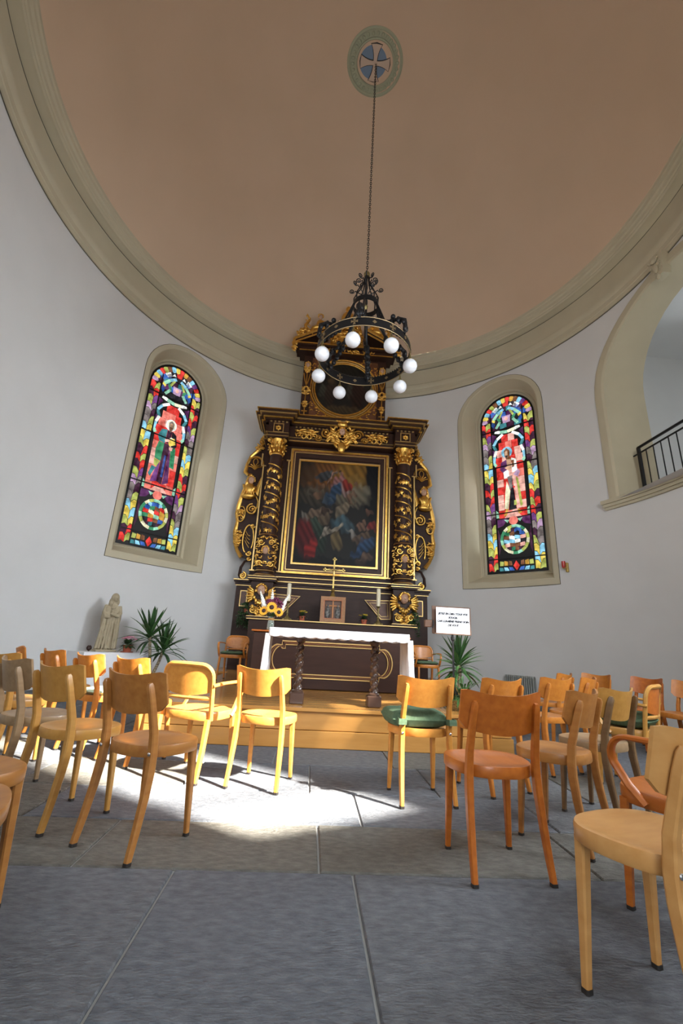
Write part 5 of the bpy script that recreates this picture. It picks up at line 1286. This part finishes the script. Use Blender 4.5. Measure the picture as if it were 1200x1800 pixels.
# vase with sunflowers on the block
BZ = STAGE + .785 + .002
t = athing('flower_vase', 'glass vase of sunflowers, white gladioli and purple blooms on the altar block', 'bouquet', -1.10, .80, BZ)
MB().lathe([(0, 0), (.05, 0), (.055, .02), (.05, .10), (.042, .16), (.055, .20), (.05, .20), (.036, .16), (.045, .10), (.05, .02), (0, .012)], 18).build('vase', 'vase_glass', t, True)
MB().lathe([(.044, .145), (.049, .155), (.049, .17), (.044, .178)], 16).build('twine', 'wood_yellow', t)
rn = random.Random(4); b = MB()
for i in range(14): a = rn.uniform(0, 6.28); b.tube([(.02 * C_(a), .02 * S(a), .02), (.015 * C_(a + 2), .015 * S(a + 2), .17), (.09 * C_(a), .09 * S(a), .30)], .004, 5)
for i in range(26): a = rn.uniform(0, 6.28); b.leaf((.04 * C_(a), .04 * S(a), .21), (C_(a), S(a), .5), (0, 0, 1), rn.uniform(.08, .16), .05, 3, .4)
b.build('stems_and_leaves', 'leaf_mid', t)
for sx, sz, sy, rr_ in ((.0, .33, -.10, .080), (-.115, .275, -.075, .068), (.11, .265, -.075, .066)):
    c = Vector((sx, sy, sz)); nrm = Vector((sx * 1.6, -1, .15)).normalized(); rotm = nrm.to_track_quat('Z', 'Y').to_matrix()
    b = MB()
    for k in range(18):
        a = 2 * PI * k / 18; d = rotm @ Vector((C_(a), S(a), .12)); b.leaf(c + d * rr_ * .35, d, nrm, rr_ * .75, rr_ * .34, 3, 0.0)
    sf = b.build('sunflower', 'petal_sun', t)
    b = MB().ell((0, 0, 0), (rr_ * .45, rr_ * .45, rr_ * .18), 12, 6, rotm); b.v = [tuple(Vector(p) + c + nrm * .008) for p in b.v]; b.build('flower_disc', 'seed_brown', sf, True)
for gx, gz in (((-.17, -.02), .52), ((-.02, .03), .56), ((.20, .02), .50)):
    (x, y) = gx; b = MB(); rn = random.Random(int(gz * 100))
    for k in range(11):
        tt = k / 10; px, pz = x * (.55 + .6 * tt), .28 + (gz - .25) * tt
        for q in range(4): a = q * 1.57 + k; b.ell((px + .026 * (1.1 - tt) * C_(a), y + .026 * (1.1 - tt) * S(a), pz), (.026 * (1.15 - .7 * tt),) * 3, 6, 5)
    b.tube([(x * .4, y, .2), (x * 1.2, y, gz + .06)], .004, 5); b.build('gladiolus', 'petal_white', t, True)
for px, pz in ((.045, .43), (-.05, .40), (.10, .38)):
    b = MB(); rn = random.Random(int(px * 1000))
    for k in range(26): v = Vector((rn.gauss(0, 1), rn.gauss(0, 1), rn.gauss(0, 1))).normalized() * .05; b.ell((px + v.x, -.02 + v.y, pz + v.z), (.018,) * 3, 6, 4)
    b.build('purple_bloom', 'petal_purple', t, True)

# trailing ivy at both ends of the gradine
for x, lab in ((-1.98, 'trailing green ivy at the left end of the altar shelf'), (1.84, 'trailing green ivy at the right end of the altar shelf')):
    t = athing('trailing_ivy', lab, 'plant', x, 4.16, 1.60, 0, 'trailing ivy plants')
    MB().lathe([(0, 0), (.06, 0), (.075, .10), (.065, .10), (0, .09)], 14).build('pot', 'terracotta', t, .6)
    MB().box(0, .09, -.02, .20, .24, .03).build('bracket', 'altar_brown', t)
    rn = random.Random(int(x * 10)); b = MB(); vn = MB()
    for s_ in range(15):
        a = rn.uniform(PI * .9, PI * 2.1); L = rn.uniform(.25, .62); px = [Vector((0, 0, .12))]
        sp = rn.uniform(.10, .20)
        for k in range(1, 9):
            q = k / 8; px.append(Vector((sp * C_(a) * min(1, q * 2.4) + rn.uniform(-.015, .015), -.02 + sp * S(a) * min(1, q * 2.4) * .8 + rn.uniform(-.012, .012), .14 + .10 * S(min(1, q * 2) * PI) - L * max(0, q - .15))))
        vn.tube(px, .0035, 4)
        for k in range(1, 9):
            for _ in range(4):
                d = Vector((rn.uniform(-1, 1), rn.uniform(-1, .2), rn.uniform(-.7, .5))); b.leaf(px[k], d, (0, -.3, 1), rn.uniform(.045, .075), .045, 3, .2)
    stuff(b.build('foliage', 'leaf_ivy', t)); vn.build('vines', 'leaf_mid', t)

# ================================================================== SIDE TABLE, STATUE, LEFT YUCCA
ths = -56.5; sc_ = polar(ths, 5.02)
t = thing('side_table', 'low side table under a white cloth below the statue by the left wall', 'table', (sc_[0], sc_[1], 0), PHI - R(ths))
TBH = .66
MB().box(0, 0, TBH - .045, 1.30, .50, .03).build('tabletop', 'wood_pale', t)
leg = MB().box(0, 0, (TBH - .06) / 2, .045, .045, TBH - .06).mesh('leg'); leg.materials.append(MATS['wood_pale'])
for sx in (-.6, .6):
    for sy in (-.2, .2): link_copy(leg, 'leg', None, t, (sx, sy, 0))
b = MB(); nx_ = 96; loops = []
per = [(-.66 + 1.32 * k / 30, -.26, 0, -1) for k in range(31)] + [(.66, -.26 + .52 * k / 12, 1, 0) for k in range(1, 13)] + [(.66 - 1.32 * k / 30, .26, 0, 1) for k in range(1, 31)] + [(-.66, .26 - .52 * k / 12, -1, 0) for k in range(1, 12)]
for q in np.linspace(0, 1, 7):
    loops.append([(x + nx2 * (.004 + .012 * q * (1 + S(i * .9))), y + ny2 * (.004 + .012 * q * (1 + S(i * .9))), TBH - (TBH - .10) * q) for i, (x, y, nx2, ny2) in enumerate(per)])
b.loft(loops); n_ = len(per); b.f.append(tuple(range(n_)))
tc_ = thing('side_table_cloth', 'plain white cloth hanging over the low side table', 'tablecloth', (sc_[0], sc_[1], .0), PHI - R(ths)); b.build('cloth', 'linen', tc_, .8)
SX = polar(-57.5, 5.14)
sta = thing('madonna_statue', 'carved stone statue of a robed woman holding a child, on the side table', 'statue', (SX[0], SX[1], TBH + .003), PHI + R(46))
def statue_mesh():
    b = MB(); n = 40; loops = []
    for k in range(41):
        q = k / 40; z = .03 + .80 * q
        rx = .155 - .035 * q + .045 * max(0, S((q - .45) * PI / .55)) * (1 if q > .45 else 0) - .085 * max(0, (q - .86) / .14) ** 1.5
        ry = .105 - .02 * q - .03 * max(0, (q - .86) / .14) ** 1.5; amp = .014 * (1 - q) ** .6 + .003; off = .03 * S(q * 2.2)
        loops.append([(rx * C_(2 * PI * i / n) * (1 + 0) + amp * S(7 * 2 * PI * i / n + 1.5 * q) * C_(2 * PI * i / n) + off,
                       ry * S(2 * PI * i / n) + amp * 1.4 * S(11 * 2 * PI * i / n - q) * abs(S(2 * PI * i / n)) * (-1 if S(2 * PI * i / n) < 0 else .3), z) for i in range(n)])
    b.loft(loops); b.f.append(tuple(range(n - 1, -1, -1))); b.f.append(tuple(range(40 * n, 41 * n)))
    b.ell((.03, -.01, .845), (.045, .045, .05), 12, 8)                       # neck
    b.ell((.035, -.03, .925), (.055, .062, .075), 16, 12); b.ell((.035, .0, .925), (.073, .075, .092), 16, 12); b.ell((.04, .02, .86), (.095, .07, .10), 16, 10)   # head, veil
    b.ell((.035, -.093, .915), (.010, .014, .018), 8, 6); b.ell((.035, -.084, .885), (.018, .010, .006), 8, 6)
    for sx in (-1, 1): b.ell((.035 + sx * .02, -.084, .935), (.011, .008, .006), 8, 6)
    # child on her right arm
    b.ell((-.075, -.075, .70), (.055, .05, .085), 14, 10); b.ell((-.062, -.085, .815), (.038, .042, .046), 14, 10); b.ell((-.085, -.10, .62), (.05, .045, .06), 12, 8)
    b.ell((-.06, -.126, .812), (.008, .009, .010), 6, 5)
    b.tube([(-.05, -.11, .75), (-.01, -.12, .735), (.03, -.10, .76)], [.02, .017, .014], 8)
    # her arms and hands
    b.tube([(.125, -.02, .78), (.145, -.06, .66), (.09, -.125, .61), (.0, -.14, .63), (-.05, -.135, .645)], [.05, .045, .036, .027, .02], 10)
    b.tube([(-.085, -.01, .78), (-.125, -.05, .66), (-.11, -.11, .585), (-.05, -.13, .575)], [.05, .045, .034, .024], 10)
    # cloak folds
    for i, (x0, x1) in enumerate(((-.10, -.13), (-.06, -.075), (-.015, -.02), (.04, .035), (.085, .10), (.125, .15))):
        b.tube([(x0, -.085, .58), ((x0 + x1) / 2, -.105, .33), (x1, -.115, .05)], [.012, .020, .022], 8)
    b.tube([(.13, -.06, .62), (.15, -.08, .3), (.165, -.07, .05)], [.03, .035, .03], 8); b.tube([(-.10, -.06, .60), (-.135, -.07, .3), (-.155, -.06, .05)], [.03, .03, .03], 8)
    return b
o = statue_mesh().build('figure', 'stone_statue', sta, True)
md = o.modifiers.new('fuse', 'REMESH'); md.mode = 'VOXEL'; md.voxel_size = .006; md.use_smooth_shade = True
MB().box(0.01, 0, .016, .36, .24, .032, b=.006).build('plinth', 'stone_statue', sta)
sta.scale = (1.02, 1.02, 1.06)
px_ = polar(-53.6, 4.92); pk = flower_pot('pink_flower_pot', 'clay pot of pink geraniums on the side table beside the statue', 0, 0, 0, .085, .13, 60, 12, ['petal_pink', 'petal_palepink'], 9, fr_=1.05); pk.location = (px_[0], px_[1], TBH + .004)
MB().lathe([(0, 0), (.11, 0), (.115, .012), (0, .012)], 16).build('saucer', 'terracotta', pk)
px_ = polar(-62.2, 4.95); t = thing('pine_cone', 'small dark cone-shaped ornament on the side table, left of the statue', 'ornament', (px_[0], px_[1], TBH + .004))
b = MB()
for k in range(40):
    a = k * 2.4; q = k / 40; rr_ = .035 * S(PI * (.12 + .85 * (1 - q)) ) ; b.ell((rr_ * C_(a), rr_ * S(a), .012 + .09 * q), (.014, .014, .007), 6, 4)
b.build('scales', 'seed_brown', t)

def yucca(label, x, y, z, trunks, seed, leaf_l, pot, potm, extra=None):
    t = athing('yucca_plant', label, 'plant', x, y, z, 0, 'yucca plants')
    if pot: MB().lathe([(0, 0), (pot[0] * .8, 0), (pot[0], pot[1]), (pot[0] * .92, pot[1]), (pot[0] * .88, pot[1] * .9), (0, pot[1] * .9)], 20).build('pot', potm, t, .6)
    lm = []
    for k in range(3):
        me = MB().leaf((0, 0, 0), (0, 0, 1), (0, 1, 0), 1.0, .115, 7, 0.0, .3).mesh('leaf')
        cv = [.10, .28, .5][k]
        for v in me.vertices: v.co.y += cv * v.co.z ** 2.2; v.co.z *= 1 - .25 * cv * v.co.z
        me.materials.append(MATS['leaf_dark' if k != 1 else 'leaf_mid']); lm.append(me)
    rn = random.Random(seed)
    for (bx, by, bz, tx, ty, tz, nl, sc2) in trunks:
        tr = MB().tube([(bx, by, bz), ((bx + tx) / 2 + .01, (by + ty) / 2, (bz + tz) / 2), (tx, ty, tz)], [.032, .028, .03], 10).build('trunk', 'trunk', t, True)
        for i in range(nl):
            q = i / nl; az = i * 2.39996 + rn.uniform(-.2, .2); til = .12 + 1.55 * q ** 1.0 + rn.uniform(-.12, .12)
            L = leaf_l * sc2 * rn.uniform(.8, 1.1)
            o = link_copy(lm[0 if q < .3 else 1 if q < .65 else 2], 'leaf', None, t, (tx, ty, tz + .05 - .10 * q))
            o.rotation_euler = (-til, 0, 0); o.rotation_mode = 'XYZ'
            o.matrix_local = Matrix.Translation((tx, ty, tz + .06 - .14 * q)) @ Matrix.Rotation(az, 4, 'Z') @ Matrix.Rotation(-til, 4, 'X') @ Matrix.Diagonal((L, L, L, 1))
    return t
yucca('two-stemmed yucca with spiky dark leaves by the left wall', -3.50, 3.02, 0, [(.0, .0, .25, -.10, -.05, .96, 40, 1.0), (.04, .02, .25, .17, .05, .74, 36, .95)], 3, .60, (.19, .30), 'terracotta')

# ================================================================== MUSIC STAND, RIGHT YUCCA, BASKET PLANT
t = athing('music_stand', 'black music stand with a brown desk on the platform, right of the altar', 'music stand', 1.19, -.75, STAGE)
MB().tube([(0, 0, .02), (0, 0, .82)], .012, 8).build('pole', 'iron', t, True); MB().lathe([(.012, 0), (.022, .01), (.022, .04), (.012, .05)], 10, (0, 0, .74)).build('clamp', 'iron', t)
lg_ = MB().tube([(0, 0, .22), (.12, 0, .10), (.26, 0, .012)], [.010, .009, .008], 6).mesh('leg'); lg_.materials.append(MATS['iron'])
for k in range(3): link_copy(lg_, 'leg', None, t, (0, 0, 0), (0, 0, R(-80 + 120 * k)))
MB().box(0, .035, .975, .475, .016, .325, b=.003).build('desk', 'desk_brown', t)
MB().box(0, .012, .815, .44, .05, .012).build('ledge', 'desk_brown', t)
b = MB(); b.box(-.285, .02, .925, .10, .05, .085, b=.008); o = b.build('side_box', 'desk_brown', t)
MB().tube([(-.235, .0, .965), (-.235, -.02, .92), (-.24, 0, .875)], .008, 6).build('clip', 'ink', o)
for p in t.children:
    pass
sg = athing('paper_notice', 'white sheet with a French Bible verse in bold italic capitals on the music stand', 'sign', 1.195, -.76, STAGE + .815)
MB().box(0, 0, .155, .405, .003, .30).build('sheet', 'paper', sg)
def text(body, size, x, z, m, parent, align='CENTER', off=.0020, shear=.25, name='lettering'):
    c = bpy.data.curves.new(name, 'FONT'); c.body = body; c.size = size; c.align_x = align; c.shear = shear; c.offset = off; c.extrude = .0006; c.resolution_u = 3
    o = bpy.data.objects.new(name, c); COL.objects.link(o); o.parent = parent; o.location = (x, -.0022, z); o.rotation_euler = (PI / 2, 0, 0)
    c.materials.append(MATS[m])
    bpy.context.view_layer.update()
    me = bpy.data.meshes.new_from_object(o.evaluated_get(bpy.context.evaluated_depsgraph_get()))
    bpy.data.objects.remove(o); o = bpy.data.objects.new(name, me); COL.objects.link(o); o.parent = parent; o.location = (x, -.0022, z); o.rotation_euler = (PI / 2, 0, 0)
    return o
text('JETEZ EN DIEU TOUS VOS', .0305, 0, .222, 'ink', sg); text('SOUCIS.', .0305, 0, .178, 'ink', sg)
text('CAR LUI-M\u00caME PREND SOIN', .0305, 0, .134, 'ink', sg); text('DE VOUS', .0305, 0, .090, 'ink', sg)
text('1re Pierre 5, v. 7', .015, .185, .030, 'ink_grey', sg, 'RIGHT', 0)
yucca('yucca with drooping dark leaves behind the music stand on the platform', 1.36, -.42, STAGE, [(0, 0, .15, .0, 0, .46, 66, 1.0)], 8, .38, (.13, .20), 'basket')
t = athing('basket_plant', 'leafy green plant in a wicker basket at the platform corner', 'plant', 1.27, -.82, STAGE)
MB().lathe([(0, 0), (.12, 0), (.14, .05), (.145, .10), (.13, .105), (.12, .09), (0, .08)], 20).build('basket', 'basket', t, .6)
rn = random.Random(12); b = MB()
for i in range(150):
    a = rn.uniform(0, 2 * PI); e = rn.uniform(-.1, 1.5); d = Vector((C_(a) * C_(e), S(a) * C_(e), S(e))); p0 = Vector((0, 0, .09)) + d * rn.uniform(0, .20); b.leaf(p0, d + Vector((0, 0, -.2)), (0, 0, 1), rn.uniform(.10, .22), .026, 3, .5)
for i in range(110):
    a = rn.uniform(0, 2 * PI); b.leaf((.10 * C_(a), .10 * S(a), .12 + rn.uniform(-.08, .03)), (C_(a), S(a), rn.uniform(-1.2, .2)), (0, 0, 1), .05, .025, 2, .3)
stuff(b.build('foliage', 'leaf_mid', t))

# ================================================================== WALL LAMP, RADIATOR
wl = polar(59.4, RW - .03, 2.84); t = thing('sanctuary_lamp', 'small red glass lamp in a brass bracket on the right wall', 'lamp', (wl[0], wl[1], 2.80), PHI - R(59.4))
MB().lathe([(0, 0), (.03, 0), (.038, .04), (.038, .14), (.033, .14), (.03, .02), (0, .015)], 14, (0, -.05, .02)).build('glass', 'red_glass', t, True)
b = MB(); b.box(.045, .0, .03, .05, .06, .20, b=.005); b.box(.02, -.03, .01, .09, .05, .015); b.build('bracket', 'brass', t)
rdp = polar(47.6, RW - .12); t = thing('radiator', 'grey column radiator against the right wall behind the chairs', 'radiator', (rdp[0], rdp[1], 0), PHI - R(47.6))
col_ = MB()
for yy in (-.05, .05): col_.tube([(0, yy, .08), (0, yy, .50)], .019, 8); 
col_.tube([(0, -.05, .50), (0, -.03, .535), (0, .03, .535), (0, .05, .50)], .02, 8); col_.tube([(0, -.05, .09), (0, .05, .09)], .022, 8)
cme = col_.mesh('column'); cme.materials.append(MATS['radiator_paint']); smooth_mesh(cme, 1.0)
for k in range(14): link_copy(cme, 'column', None, t, (-.30 + .046 * k, 0, .02))
for sx in (-.26, .26): MB().box(sx, 0, .05, .03, .12, .10).build('foot', 'radiator_paint', t)
